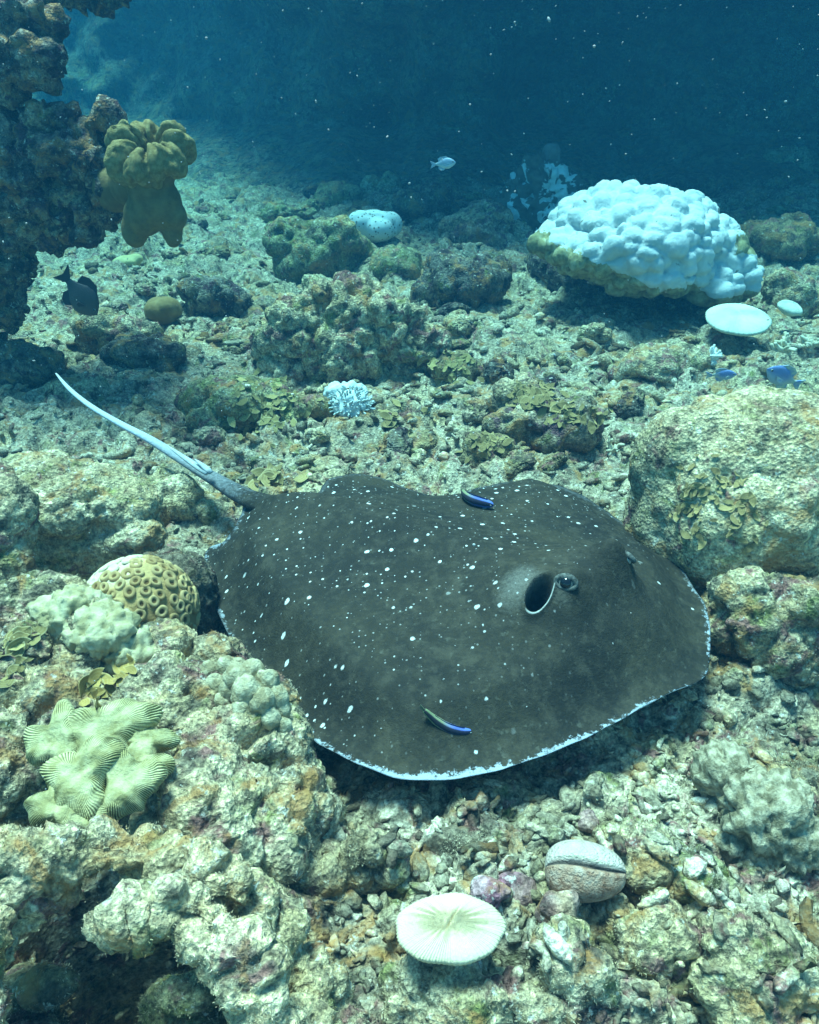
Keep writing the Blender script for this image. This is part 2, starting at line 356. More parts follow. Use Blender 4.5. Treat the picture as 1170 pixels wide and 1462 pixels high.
R_ = [
 # name, box, label, mat, n, kwargs
 ('reef_rock', (612, 495, 690, 552), 'low brown lump of rock leaning against the knobbly purple rock', 'brown', 5, dict(seed=2)),
 ('reef_rock', (254, 384, 362, 470), 'rounded dark rock behind the tail tip, next to the smooth brown sponge', 'dark', 6, dict(seed=3)),
 ('reef_rock', (372, 298, 525, 424), 'tall olive rock below the dotted white coral', 'olive', 8, dict(seed=4)),
 ('reef_rock', (440, 250, 522, 312), 'faded rock beside the dotted white coral at the edge of the dark water', 'olive', 6, dict(seed=5)),
 ('reef_rock', (558, 252, 655, 330), 'blue faded rock under the pale hovering fish', 'dark', 7, dict(seed=6)),
 ('reef_rock', (630, 285, 735, 372), 'rough rock between the dotted white coral and the big bleached coral', 'purple', 8, dict(seed=7)),
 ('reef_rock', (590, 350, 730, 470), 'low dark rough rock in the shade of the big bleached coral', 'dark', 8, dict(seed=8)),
 ('reef_rock', (520, 345, 610, 410), 'small grey green rock behind the knobbly purple rock', 'olive', 6, dict(seed=9)),
 ('reef_rock', (100, 432, 222, 522), 'hollowed tan rock under the dark fish', 'rock', 7, dict(seed=10, pits=1.2)),
 ('reef_rock', (262, 528, 432, 642), 'low olive rock carrying brown leafy algae beside the white tufted coral', 'olive', 7, dict(seed=11)),
 ('reef_rock', (692, 536, 852, 672), 'dark purple rock topped with golden leafy algae, above the far wing', 'purple', 8, dict(seed=12)),
 ('reef_rock', (656, 616, 732, 676), 'small yellow green rock at the foot of the algae topped rock', 'brown', 5, dict(seed=13)),
 ('reef_rock', (1048, 300, 1175, 392), 'broken brown rock behind the big bleached coral', 'brown', 7, dict(seed=14)),
 ('reef_rock', (1070, 205, 1180, 262), 'pale faded hump at the edge of the dark water', 'pale', 6, dict(seed=15)),
 ('reef_rock', (1090, 380, 1185, 470), 'grey rock beside the flat white mushroom coral', 'rock', 6, dict(seed=16)),
 ('reef_rock', (860, 486, 1010, 556), 'low mixed rock below the flat white mushroom coral', 'rock', 7, dict(seed=17)),
 ('reef_rock', (888, 530, 1260, 925), 'huge pale rounded boulder covered in cream turf beside the far wing', 'pale', 10, dict(seed=18, rough=.35, depth=.8, pits=.5, core=.93)),
 ('reef_rock', (1002, 790, 1225, 990), 'crusted ledge under the huge pale boulder, by the snout', 'rock', 9, dict(seed=19, pits=1.0)),
 ('reef_rock', (1045, 1085, 1165, 1220), 'furrowed grey lump of dead coral near the front wing', 'rock', 6, dict(seed=20)),
 ('reef_rock', (1115, 1085, 1200, 1160), 'flat grey stone behind the furrowed lump', 'rubble', 4, dict(seed=21, rough=.4)),
 ('reef_rock', (478, 1172, 572, 1285), 'cone shaped crusted rock below the front wing', 'rock', 5, dict(seed=22)),
 ('reef_rock', (590, 1168, 702, 1250), 'flat topped grey rock in the shadow of the wing', 'rubble', 5, dict(seed=23, rough=.5)),
 ('reef_rock', (540, 1135, 610, 1195), 'small grey rock tucked under the front wing', 'rubble', 5, dict(seed=24, rough=.6)),
 ('reef_rock', (850, 1178, 955, 1262), 'crusted stone with a shell chip behind the grey cowrie', 'rock', 5, dict(seed=25)),
 ('reef_rock', (950, 1215, 1050, 1285), 'mossy low stone right beside the grey cowrie', 'olive', 5, dict(seed=26)),
 ('reef_rock', (985, 1310, 1175, 1475), 'broad cream turf covered rock near the furrowed lump', 'pale', 8, dict(seed=27, pits=.8)),
 ('reef_rock', (545, 1345, 735, 1480), 'lumpy cream rock under the round white mushroom coral', 'pale', 8, dict(seed=28, pits=1.0)),
 ('reef_rock', (720, 1330, 870, 1470), 'crumbling brown and cream rock beside the round white mushroom coral', 'rock', 8, dict(seed=29, pits=1.2)),
 ('reef_rock', (870, 1290, 990, 1390), 'small cream rock below the grey cowrie', 'rock', 6, dict(seed=30)),
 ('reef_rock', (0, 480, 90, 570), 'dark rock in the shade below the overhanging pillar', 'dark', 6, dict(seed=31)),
 ('reef_rock', (200, 662, 312, 772), 'yellowish stone wedged between the flat slab and the rear of the disc', 'pale', 6, dict(seed=32)),
 ('reef_rock', (930, 240, 1050, 290), 'blurred dark rock behind the bleached coral', 'dark', 6, dict(seed=33)),
 ('reef_rock', (150, 470, 265, 545), 'shaded grey rock behind the tail', 'dark', 6, dict(seed=34)),
 ('reef_rock', (430, 545, 520, 610), 'small orange brown rock behind the white tufted coral', 'brown', 5, dict(seed=35)),
]
for nm, box, lab, mt, n, kw in R_: rock(nm, box, lab, 'rock', mt, n, **kw)

# explicit pixel blobs: (px, py, z or depth, radius in px[, squash xyz])
def bz(px, py, z, r, sq=(1, 1, 1)):
    p = P(px, py, z); m = M_PER_PX(p)*r; return (p, (m*sq[0], m*sq[1], m*sq[2]))
def by(px, py, y, r, sq=(1, 1, 1)):
    p = PY(px, py, y); m = M_PER_PX(p)*r; return (p, (m*sq[0], m*sq[1], m*sq[2]))
def brock(name, blobs, label, mat, voxel, big=.03, mid=.025, fine=.008, seed=0, pits=.7, cat='rock', sm=2):
    m = blob_mesh(name, blobs, voxel, sm, crust(1.0, big, mid, fine, seed*31+3, pits))
    return tag(link(name, m, MT[mat]), label, cat)
# upper left pillar with its overhang
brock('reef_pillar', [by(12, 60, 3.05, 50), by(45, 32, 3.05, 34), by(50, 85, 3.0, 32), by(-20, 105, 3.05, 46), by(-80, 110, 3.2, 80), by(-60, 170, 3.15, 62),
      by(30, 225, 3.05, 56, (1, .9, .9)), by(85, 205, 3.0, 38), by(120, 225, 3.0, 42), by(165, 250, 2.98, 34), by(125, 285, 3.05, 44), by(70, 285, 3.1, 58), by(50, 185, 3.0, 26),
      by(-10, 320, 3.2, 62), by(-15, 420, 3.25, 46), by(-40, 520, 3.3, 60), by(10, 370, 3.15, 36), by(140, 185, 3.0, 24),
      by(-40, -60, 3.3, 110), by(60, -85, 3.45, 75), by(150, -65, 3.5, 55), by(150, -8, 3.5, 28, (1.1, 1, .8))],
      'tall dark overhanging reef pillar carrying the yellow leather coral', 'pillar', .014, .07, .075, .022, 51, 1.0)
brock('reef_rock', [bz(105, 715, .20, 95, (1, .8, .55)), bz(60, 700, .18, 80, (1, .8, .6)), bz(165, 725, .19, 62, (1, .8, .6)), bz(195, 765, .14, 40, (1, 1, .8)), bz(120, 775, .10, 75, (1, .7, .8)), bz(30, 760, .08, 70, (1, .8, .9)),
      bz(110, 800, .03, 80, (1, .8, .9))], 'broad flat topped yellowish slab left of the stingray with a dark undercut', 'pale', .008, .03, .022, .008, 52, .5)
brock('reef_rock', [bz(5, 735, .28, 45, (1, 1, 1.3)), bz(-20, 800, .2, 60), bz(-10, 700, .3, 36)], 'upright grey rock standing in front of the flat slab', 'rock', .008, .02, .02, .007, 53)
brock('reef_rock', [bz(248, 845, .12, 56, (1, 1, 1)), bz(268, 880, .06, 42), bz(225, 830, .12, 40), bz(245, 900, .02, 60)], 'rounded grey turf rock touching the rear edge of the disc', 'rubble', .007, .012, .012, .008, 54, .3)
YM = 3.3
brock('reef_rock', [by(500, 452, YM, 46), by(430, 470, YM, 46), by(562, 475, YM, 44), by(470, 436, YM, 28), by(528, 432, YM+.03, 26), by(398, 488, YM, 32), by(600, 500, YM, 30), by(495, 505, YM, 66), by(420, 520, YM, 44), by(570, 525, YM+.05, 50), by(545, 445, YM-.05, 24), by(440, 445, YM, 24)],
      'crusted cream and purple rock with knobbly top, in the open above the stingray', 'rock', .012, .05, .055, .014, 59, 1.2)
# foreground mound
brock('reef_mound', [bz(60, 930, .13, 95), bz(-20, 960, .16, 110), bz(150, 945, .15, 80), bz(230, 965, .13, 66), bz(300, 985, .12, 62), bz(350, 1010, .13, 62), bz(395, 1060, .10, 48),
      bz(255, 1045, .12, 95), bz(345, 1100, .10, 88), bz(370, 1180, .08, 88), bz(290, 1180, .14, 80), bz(200, 1100, .08, 110), bz(80, 1080, .08, 120), bz(-10, 1120, .12, 110), bz(20, 1020, .16, 70),
      bz(430, 1130, .03, 50), bz(440, 1210, .02, 55), bz(445, 1290, .03, 55), bz(320, 1220, .13, 50), bz(400, 1270, .08, 50), bz(250, 1180, .0, 90), bz(90, 1160, -.02, 90)],
      'large crusted coral mound in front of the disc carrying the ringed coral and the knobs', 'rock', .006, .045, .042, .010, 55, 1.4, sm=2)
brock('reef_arch', [bz(-25, 1255, .28, 58), bz(40, 1240, .29, 46), bz(95, 1222, .29, 38), bz(145, 1212, .28, 32), bz(195, 1215, .27, 34), bz(245, 1228, .26, 34), bz(285, 1250, .25, 34), bz(320, 1275, .24, 34), bz(20, 1290, .25, 50), bz(75, 1268, .25, 34), bz(-35, 1350, .25, 60), bz(-75, 1450, .2, 80),
      bz(150, 1318, .29, 20), bz(172, 1303, .30, 23), bz(205, 1293, .30, 25), bz(243, 1290, .30, 27), bz(280, 1300, .29, 30), bz(312, 1322, .28, 32), bz(338, 1355, .27, 34), bz(358, 1395, .25, 37), bz(376, 1435, .23, 40), bz(392, 1485, .2, 48), bz(345, 1300, .20, 40), bz(385, 1325, .14, 42),
      bz(425, 1375, .10, 42), bz(455, 1430, .08, 46), bz(470, 1490, .05, 56), bz(430, 1490, .10, 56), bz(20, 1600, .0, 110), bz(180, 1640, .0, 90), bz(330, 1620, .05, 90)],
      'arched crusted reef ledge over a dark hollow at the foot of the mound', 'pale', .006, .028, .030, .010, 56, 1.1, sm=2)
brock('reef_rock', [bz(270, 1420, .04, 32, (1.5, .8, .6)), bz(300, 1440, .0, 36), bz(250, 1450, -.05, 45), bz(285, 1460, -.12, 60)], 'mossy stone inside the hollow under the arch', 'olive', .006, .01, .012, .006, 57)
brock('reef_rock', [bz(62, 1408, .08, 32, (1.2, .8, .6)), bz(35, 1425, .04, 40), bz(30, 1450, -.05, 60)], 'ochre stone deep in the hollow under the arch', 'brown', .007, .01, .012, .006, 58)

dg = bpy.context.evaluated_depsgraph_get()
def refresh():
    global dg
    bpy.context.view_layer.update(); dg = bpy.context.evaluated_depsgraph_get()
def hit(px, py):
    d = Vector(ray(px, py)).normalized()
    ok, loc, nor, *_ = sc.ray_cast(dg, Vector((0, 0, CAM_H)), d)
    return (np.array(loc), np.array(nor)) if ok else (P(px, py, 0), np.array([0, 0, 1.]))
def drop(x, y, z=3.0):
    global HITO
    ok, loc, nor, _i, HITO, _m = sc.ray_cast(dg, Vector((x, y, z)), Vector((0, 0, -1)))
    return (np.array(loc), np.array(nor)) if ok else (np.array([x, y, 0.]), np.array([0, 0, 1.]))
refresh()

# ------------------------------------------------------------------ stingray
OUT = [(352, 714, .13), (385, 712, .14), (420, 711, .15), (452, 708, .16), (461, 694, .17), (474, 683, .18), (500, 678, .18), (532, 680, .17), (570, 692, .15), (610, 705, .13), (650, 706, .12), (682, 698, .12), (712, 690, .12),
       (748, 685, .12), (790, 692, .12), (830, 707, .12), (870, 731, .12), (910, 760, .12), (945, 785, .12), (970, 802, .12), (987, 832, .12), (1005, 862, .12), (1013, 893, .12), (1014, 930, .12), (1006, 970, .12),
       (970, 990, .12), (930, 1010, .12), (880, 1036, .12), (830, 1060, .12), (780, 1081, .12), (720, 1099, .12), (660, 1110, .12), (600, 1114, .12), (560, 1110, .12), (520, 1096, .12), (480, 1076, .11),
       (445, 1054, .10), (410, 1022, .08), (372, 975, .07), (340, 930, .07), (318, 890, .07), (304, 858, .08), (295, 825, .08), (292, 796, .08), (301, 781, .09), (320, 775, .10), (334, 757, .11), (344, 735, .12)]
op = np.array([P(*q) for q in OUT]); ring = catmull(op, 9, True)
seg = np.linalg.norm(np.roll(ring, -1, 0)-ring, axis=1)
ring[:, 2] += .0025*np.sin(np.cumsum(seg)*20)+.001*np.sin(np.cumsum(seg)*71+1)
nS, nR = len(ring), 150
CEN = P(769, 857, .27); TAILB = P(350, 712, .15); EYE1 = P(806, 846, .275); EYE2 = P(886, 802, .30); HEADM = (CEN+EYE2)/2*np.array([1, 1, 0])
ax = HEADM-TAILB; ax[2] = 0; ax /= np.linalg.norm(ax); side = np.array([-ax[1], ax[0], 0])
def edge_dist(xy):
    a = ring[:, :2]; b = np.roll(a, -1, 0); out = np.full(len(xy), 9.)
    for i in range(0, len(a)):
        ab = b[i]-a[i]; t = np.clip(((xy-a[i])@ab)/(ab@ab+1e-12), 0, 1)
        out = np.minimum(out, np.linalg.norm(xy-(a[i]+t[:, None]*ab), axis=1))
    return out
uu = (np.arange(1, nR+1)/nR)**1.55
xy = CEN[None, None, :2]+uu[:, None, None]*(ring[None, :, :2]-CEN[None, None, :2])
xy = np.concatenate([xy.reshape(-1, 2), CEN[None, :2]]); dE = edge_dist(xy); ez = np.concatenate([np.tile(ring[:, 2], nR), [0.15]])
def gauss(c, s, st=None):
    d = xy-c[None, :2]
    if st is None: return np.exp(-(d**2).sum(1)/(2*s*s))
    a = d@ax[:2]; b = d@side[:2]; return np.exp(-(a*a)/(2*s*s)-(b*b)/(2*st*st))
rel = xy-TAILB[None, :2]; al = rel@ax[:2]; la = rel@side[:2]
zc = .135+.100*(1-np.exp(-dE/.15))
w = sstep(.13, 0., dE)
zt = ez*w+zc*(1-w)
zt += .030*np.exp(-(la/.13)**2)*sstep(-.02, .25, al)*sstep(1.15, .75, al) + .02*np.exp(-(la/.05)**2)*sstep(-.05, .1, al)*sstep(.95, .5, al)*sstep(0, .05, dE)
zt += .036*gauss(HEADM, .15)
# near eye and spiracle hump, far eye hump
zt += .052*gauss(EYE1+ax*.014+side*.008, .036, .040)+.036*gauss(CEN-ax*.04+side*.01, .055, .06)
zt += .078*gauss(EYE2-ax*.012, .033, .038)+.035*gauss(EYE2-ax*.07, .06, .05)
pxy = np.concatenate([xy, zt[:, None]], 1)
zt += .006*fbm(pxy*9, 3, 71)*sstep(0, .05, dE)+.0022*fbm(pxy*34, 3, 72)
d = xy-CEN[None, :2]; qa = (d@ax[:2])/.022; qb = (d@side[:2])/.037; qq = np.sqrt(qa*qa+qb*qb)
rimw = np.exp(-((qq-1.12)/.16)**2)
zt += .006*rimw - .075*sstep(1.02, .62, qq)
top = np.concatenate([xy, zt[:, None]], 1)
# underside: same spokes, lip then belly resting on the floor
uj = np.linspace(0, 1, 24)[:-1]
xyb = (CEN[None, None, :2]+uj[:, None, None]*(ring[None, :, :2]*1.0-CEN[None, None, :2])).reshape(-1, 2); dB = edge_dist(xyb)
zb = np.tile(ring[:, 2], 23)-.014*sstep(0, .03, dB); zb = zb*(1-sstep(.02, .22, dB))+.01*sstep(.02, .22, dB)
bot = np.concatenate([xyb, zb[:, None]], 1)
n0 = len(top); Vr = np.vstack([top, bot])
ft = grid_faces(nR, nS, True); ci = nR*nS
fan = np.array([[ci, i, (i+1) % nS] for i in range(nS)])
fb = grid_faces(23, nS, True)+n0
lastb = n0+22*nS; lip = np.array([[(nR-1)*nS+i, (nR-1)*nS+(i+1) % nS, lastb+(i+1) % nS, lastb+i] for i in range(nS)])
tri = lambda f: np.vstack([f[:, [0, 1, 2]], f[:, [0, 2, 3]]])
Ft = np.vstack([tri(ft)[:, ::-1], fan[:, ::-1]]); Fb = np.vstack([tri(fb), tri(lip)[:, ::-1]])
# tail, grown from the rear of the disc in the same skin mesh
tp = [P(455, 738, .165), P(395, 725, .150), P(348, 708, .140), P(305, 683, .15), P(262, 657, .175), P(215, 628, .21), P(170, 604, .24), P(130, 580, .27), P(100, 556, .29), P(80, 533, .31)]
tpath = catmull(tp, 10); tt = np.linspace(0, 1, len(tpath))
trad = np.interp(tt, [0, .1, .2, .32, .45, .7, .9, 1], [.034, .044, .033, .024, .018, .0108, .007, .0025])
tv, tf = tube(tpath, trad, 14, .62)
# low skin fold running under the tail
off = len(Vr); Vr = np.vstack([Vr, tv]); fold_u = tpath[30:82]
rim_attr = np.concatenate([dE, np.where(True, dB*0+.0, 0), np.full(len(tv), .5)])
tail_attr = np.concatenate([np.zeros(n0+len(bot)), np.repeat(tt, 14), [0, 1]])
sp_attr = np.concatenate([np.exp(-((qq-1.10)/.07)**2)*sstep(-.3, .9, qa-.6*qb)*.8, np.zeros(len(bot)+len(tv))])
hole_attr = np.concatenate([sstep(1.0, .80, qq), np.zeros(len(bot)+len(tv))])
pale_attr = np.concatenate([gauss(CEN-ax*.045, .035, .05)+.55*gauss(EYE1+side*-.03+ax*.01, .03, .02)+.25*gauss(EYE2, .04), np.zeros(len(bot)+len(tv))])
spotty = np.concatenate([sstep(1.12, .68, al+.45*np.clip(-la-.25, 0, 1)), np.ones(len(bot)+len(tv))])
wr = np.interp(np.arange(nS)/9., [0, 17, 20, 22, 25, 33, 36, 39, 43, 47], [.12, .12, .55, 1., 1, 1, .9, .7, .9, .4])
worn_attr = np.concatenate([np.tile(wr, nR), [0], np.tile(wr, 23), np.zeros(len(tv))])
nt_f, nb_f, tl_f = len(Ft), len(Fb), len(tf)
rm = fast_mesh('body', Vr, np.vstack([Ft, Fb, tf+off]))
for nm, arr in (('worn', worn_attr), ('spotty', spotty), ('rim', rim_attr), ('tail', tail_attr), ('lip', sp_attr), ('hole', hole_attr), ('pale', pale_attr)):
    at = rm.attributes.new(nm, 'FLOAT', 'POINT'); at.data.foreach_set('value', np.ascontiguousarray(arr, np.float32))
m, nt, b = nodes_of('ray_skin'); k = NB(nt); p = k.pos()
flat_p = k.n('ShaderNodeVectorMath', operation='MULTIPLY'); k.l(p, flat_p.inputs[0]); flat_p.inputs[1].default_value = (1, 1, .15); fp = flat_p.outputs[0]
col = k.ramp(k.noise(p, 5, 5, .6, .4), [(.3, (.017, .016, .012)), (.5, (.029, .026, .017)), (.7, (.050, .042, .024))])
col = k.mix(k.ramp(k.noise(p, 120, 4, .7), [(.3, .7), (.65, .0)]), col, (.016, .018, .018))
col = k.mix(k.ramp(k.noise(p, 34, 5, .7), [(.48, 0.), (.70, .50)]), col, (.075, .066, .046))
col = k.mix(k.ramp(k.noise(p, 11, 6, .72, .8), [(.54, 0.), (.66, .35)]), col, (.08, .07, .048))
col = k.mix(k.ramp(k.noise(p, 60, 3, .6), [(.62, .0), (.75, .5)]), col, (.10, .10, .08))
col = k.mix(k.ramp(k.math('MULTIPLY', k.attr('pale'), k.math('ADD', k.math('MULTIPLY', k.noise(p, 160, 4, .8), 1.3), .12)), [(.34, 0.), (.9, .75)]), col, (.17, .165, .14))
def spots(scale, thr, rad, seed):
    off_ = k.n('ShaderNodeVectorMath', operation='ADD'); k.l(fp, off_.inputs[0]); off_.inputs[1].default_value = (seed, seed*.37, 0)
    v = k.n('ShaderNodeTexVoronoi', feature='F1', voronoi_dimensions='2D'); v.inputs['Scale'].default_value = scale; k.l(off_.outputs[0], v.inputs['Vector'])
    wob = k.math('MULTIPLY', k.math('SUBTRACT', k.noise(p, 150, 2), .5), .10)
    sep = k.n('ShaderNodeSeparateColor'); k.l(v.outputs['Color'], sep.inputs[0])
    r = k.math('MULTIPLY', k.math('ADD', sep.outputs[1], .35), rad)
    ins = k.math('MINIMUM', k.math('MAXIMUM', k.math('MULTIPLY', k.math('SUBTRACT', r, k.math('ADD', v.outputs['Distance'], wob)), 26.), 0.), 1.)
    return k.math('MULTIPLY', ins, k.math('LESS_THAN', sep.outputs[0], thr))
dens = k.math('MULTIPLY', k.ramp(k.noise(p, 6.0, 3), [(.38, .0), (.48, 1.)]), k.attr('spotty'))
s1 = k.math('MULTIPLY', spots(18, .50, .085, 0.), dens); s2 = k.math('MULTIPLY', spots(33, .40, .075, 3.1), dens); s3 = k.math('MULTIPLY', spots(75, .20, .13, 7.7), k.attr('spotty'))
s4 = k.math('MULTIPLY', spots(12, .35, .05, 5.3), 1.0)
sp = k.math('MAXIMUM', k.math('MAXIMUM', s1, k.math('MULTIPLY', s2, .85)), k.math('MAXIMUM', s4, k.math('MULTIPLY', s3, .3)))
sp = k.math('MULTIPLY', sp, k.ramp(k.attr('tail'), [(.12, 1.), (.35, .3)]))
col = k.mix(sp, col, (.66, .70, .68))
scr = k.n('ShaderNodeMapping'); scr.inputs['Scale'].default_value = (1, 7, 1); scr.inputs['Rotation'].default_value = (0, 0, .9); k.l(fp, scr.inputs['Vector'])
col = k.mix(k.ramp(k.noise(scr.outputs[0], 16, 4, .7), [(.69, 0.), (.73, .35)]), col, (.20, .20, .15))
# pale worn margin
st = k.n('ShaderNodeVectorMath', operation='MULTIPLY'); k.l(p, st.inputs[0]); st.inputs[1].default_value = (1, 1, 1)
edge = k.math('ADD', k.math('MULTIPLY', k.attr('rim'), 52.), k.math('MULTIPLY', k.math('SUBTRACT', k.noise(p, 70, 5, .75), .5), 3.2))
edge = k.math('ADD', edge, k.math('MULTIPLY', k.math('SUBTRACT', k.noise(p, 4, 2), .5), 2.6))
col = k.mix(k.math('MULTIPLY', k.ramp(edge, [(.12, .95), (.42, 0.)]), k.ramp(k.attr('worn'), [(.0, .0), (1., .9)])), col, (.36, .42, .47))
col = k.mix(k.ramp(k.math('ADD', k.attr('tail'), k.math('MULTIPLY', k.math('SUBTRACT', k.noise(p, 90, 4, .7), .5), .35)), [(.18, 0.), (.62, .9)]), col, (.46, .52, .57))
col = k.mix(k.ramp(k.attr('lip'), [(.3, 0.), (.8, .8)]), col, (.50, .52, .48))
col = k.mix(k.attr('hole'), col, k.ramp(k.noise(p, 90, 3), [(.4, (.010, .011, .012)), (.65, (.035, .036, .036))]))
k.l(col, b.inputs['Base Color']); b.inputs['Roughness'].default_value = .75; b.inputs['Specular IOR Level'].default_value = .12
k.l(k.bump(k.noise(p, 170, 4, .7), .0025), b.inputs['Normal']); skin = m
belly = plain_mat('ray_belly', (.55, .60, .63), (.45, .5, .55), 20)
ray_o = empty('stingray', tuple(np.append(HEADM[:2], 0.0)))
tag(ray_o, 'big dark grey round stingray with white flecks and pale thin tail resting on the reef', 'stingray')
def child(name, mesh, mat, par):
    o = link(name, mesh, mat); o.parent = par; o.matrix_parent_inverse = par_inv(par); return o
def par_inv(par):
    from mathutils import Matrix
    return Matrix.Translation(par.location).inverted()
rm.materials.append(skin); rm.materials.append(belly)
mi = np.zeros(len(rm.polygons), np.int32); mi[nt_f:nt_f+nb_f] = 1; rm.polygons.foreach_set('material_index', mi)
child('body', rm, skin, ray_o)
def ztop(x, y):
    i = np.argmin((top[:, 0]-x)**2+(top[:, 1]-y)**2); return top[i, 2]
# eyes
def eye_mat(name, iris, pupil):
    m, nt, b = nodes_of(name); k = NB(nt); c = k.n('ShaderNodeSeparateXYZ'); k.l(k.obj(), c.inputs[0])
    k.l(k.ramp(c.outputs[2], [(.0, iris), (.62, iris), (.70, pupil)]), b.inputs['Base Color']); b.inputs['Roughness'].default_value = .12; b.inputs['Specular IOR Level'].default_value = .5
    return m
EM = eye_mat('ray_eye', (.22, .24, .22), (.005, .005, .006)); em = fast_mesh('eye', ICO[3][0], ICO[3][1]); em.materials.append(EM)
lid_v, lid_f = tube(np.array([[math.cos(a)*1.05, math.sin(a)*.62, 0] for a in np.linspace(0, 2*PI, 25)]), .22+.16*np.clip(np.sin(np.linspace(0, 2*PI, 25)), 0, 1), 8, 1.0, False)
lidm = fast_mesh('eyelid', lid_v, lid_f); lidmat = plain_mat('eyelid_skin', (.035, .038, .034), (.13, .135, .12), 3, rough=.6)
for E, s_, sgn in ((EYE1, .019, -1), (EYE2, .018, 1)):
    dirv = Vector(side*sgn*.8+np.array([0, 0, .55])+ax*.25).normalized()
    pos = np.array([E[0], E[1], 0])+side*sgn*.010+ax*.006; pos[2] = ztop(pos[0], pos[1])-(.007 if sgn < 0 else .017)
    for nm, me_, mt_, sc_ in (('eye', em, EM, .80), ('eyelid', lidm, lidmat, 1.0)):
        e = link(nm, me_, mt_); e.parent = ray_o
        qv = dirv.to_track_quat('Z', 'Y')
        e.location = Vector(pos)-ray_o.location+(dirv*.006 if nm == 'eyelid' else Vector((0, 0, 0))); e.rotation_euler = qv.to_euler(); e.scale = (s_*sc_,)*3
# tail spines
spm = plain_mat('spine_bone', (.45, .5, .5), (.30, .34, .34), 60)
for a_, b_, z1, z2 in (((296, 676), (236, 634), .185, .225), ((302, 675), (278, 655), .185, .215)):
    pa = np.linspace(P(*a_, z1), P(*b_, z2), 6); v, f = tube(pa, np.array([.009, .011, .010, .008, .005, .001]), 7, .5)
    child('tail_spine', fast_mesh('tail_spine', v, f), spm, ray_o)

# ------------------------------------------------------------------ corals
refresh()
def vert_attr(m, name, arr):
    at = m.attributes.new(name, 'FLOAT', 'POINT'); at.data.foreach_set('value', np.ascontiguousarray(arr, np.float32))
# big bleached boulder coral
YB = 4.25
bb = [by(905, 335, YB, 112, (1, 1.3, .58)), by(872, 322, YB, 80, (1, 1, .56)), by(950, 324, YB+.05, 78, (1, 1, .62)), by(1000, 362, YB, 66, (1, 1, .85)), by(1044, 396, YB-.1, 42, (1, 1, .80)), by(1022, 380, YB, 52),
      by(806, 344, YB-.05, 44, (1, 1.5, .42)), by(850, 354, YB-.12, 72, (1, 1.3, .46)), by(925, 374, YB-.15, 86, (1, 1.2, .46)), by(1000, 398, YB-.1, 62, (1, 1.1, .42))]
def bleached(v, n):
    w = np.stack([fbm(v*4, 2, 81), fbm(v*4+9, 2, 82), fbm(v*4+21, 2, 83)], 1)
    f1, c, f2 = worley(v*11.0+w*.5, 84); g1, c2, _ = worley(v*24+w, 85)
    return v+n*((np.sqrt(np.clip(1-f1*f1*1.5, 0, 1))-.5)*.060*(.3+c)+(np.sqrt(np.clip(1-g1*g1*1.6, 0, 1))-.5)*.020*c2-(1-sstep(0, .26, f2-f1))*.012+fbm(v*3, 2, 86)*.05)[:, None]
bm_ = blob_mesh('skin', bb, .014, 3, bleached); v = coords(bm_)
c0 = PY(905, 345, YB); mp = M_PER_PX(c0)
xx = (v[:, 0]-c0[0])/mp; zz = (v[:, 2]-c0[2])/mp; nn = fbm(v*5, 3, 87)
edge_z = np.interp(xx, [-150, -110, -60, 0, 60, 110], [22, 10, -12, -28, -38, -70])
dead = sstep(14, -14, zz-edge_z+nn*22)*sstep(95, 60, xx+nn*30)
dead = np.maximum(dead, sstep(112, 124, xx+nn*20)*sstep(-14, -4, zz+nn*16)*sstep(30, 10, zz)*.8)
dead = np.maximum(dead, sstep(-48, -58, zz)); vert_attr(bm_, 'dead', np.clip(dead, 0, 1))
m, nt, b = nodes_of('bleached_coral'); k = NB(nt); p = k.pos()
wcol = k.ramp(k.noise(p, 9, 4), [(.35, (.42, .48, .47)), (.65, (.54, .58, .57))])
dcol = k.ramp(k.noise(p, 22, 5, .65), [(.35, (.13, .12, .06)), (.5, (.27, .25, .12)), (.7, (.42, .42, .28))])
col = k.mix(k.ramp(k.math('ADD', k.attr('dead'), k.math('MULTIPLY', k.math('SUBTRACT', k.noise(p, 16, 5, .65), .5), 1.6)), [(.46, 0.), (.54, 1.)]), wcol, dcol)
col = k.mix(k.ramp(k.noise(p, 12, 5, .62, .4), [(.67, 0.), (.69, .9)]), col, (.10, .09, .05))
k.l(col, b.inputs['Base Color']); k.l(k.bump(k.noise(p, 60, 4, .6), .006), b.inputs['Normal'])
MT['bleached'] = m
tag(link('boulder_coral', bm_, m), 'big lumpy bleached white boulder coral with a brown dead rim and shaded underside', 'coral')
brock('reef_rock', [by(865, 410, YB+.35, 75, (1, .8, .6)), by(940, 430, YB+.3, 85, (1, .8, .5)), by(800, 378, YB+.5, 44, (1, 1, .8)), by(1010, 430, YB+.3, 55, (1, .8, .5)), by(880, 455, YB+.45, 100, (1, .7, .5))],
      'dark shaded rock pedestal underneath the big bleached coral', 'dark', .022, .04, .04, .012, 60)
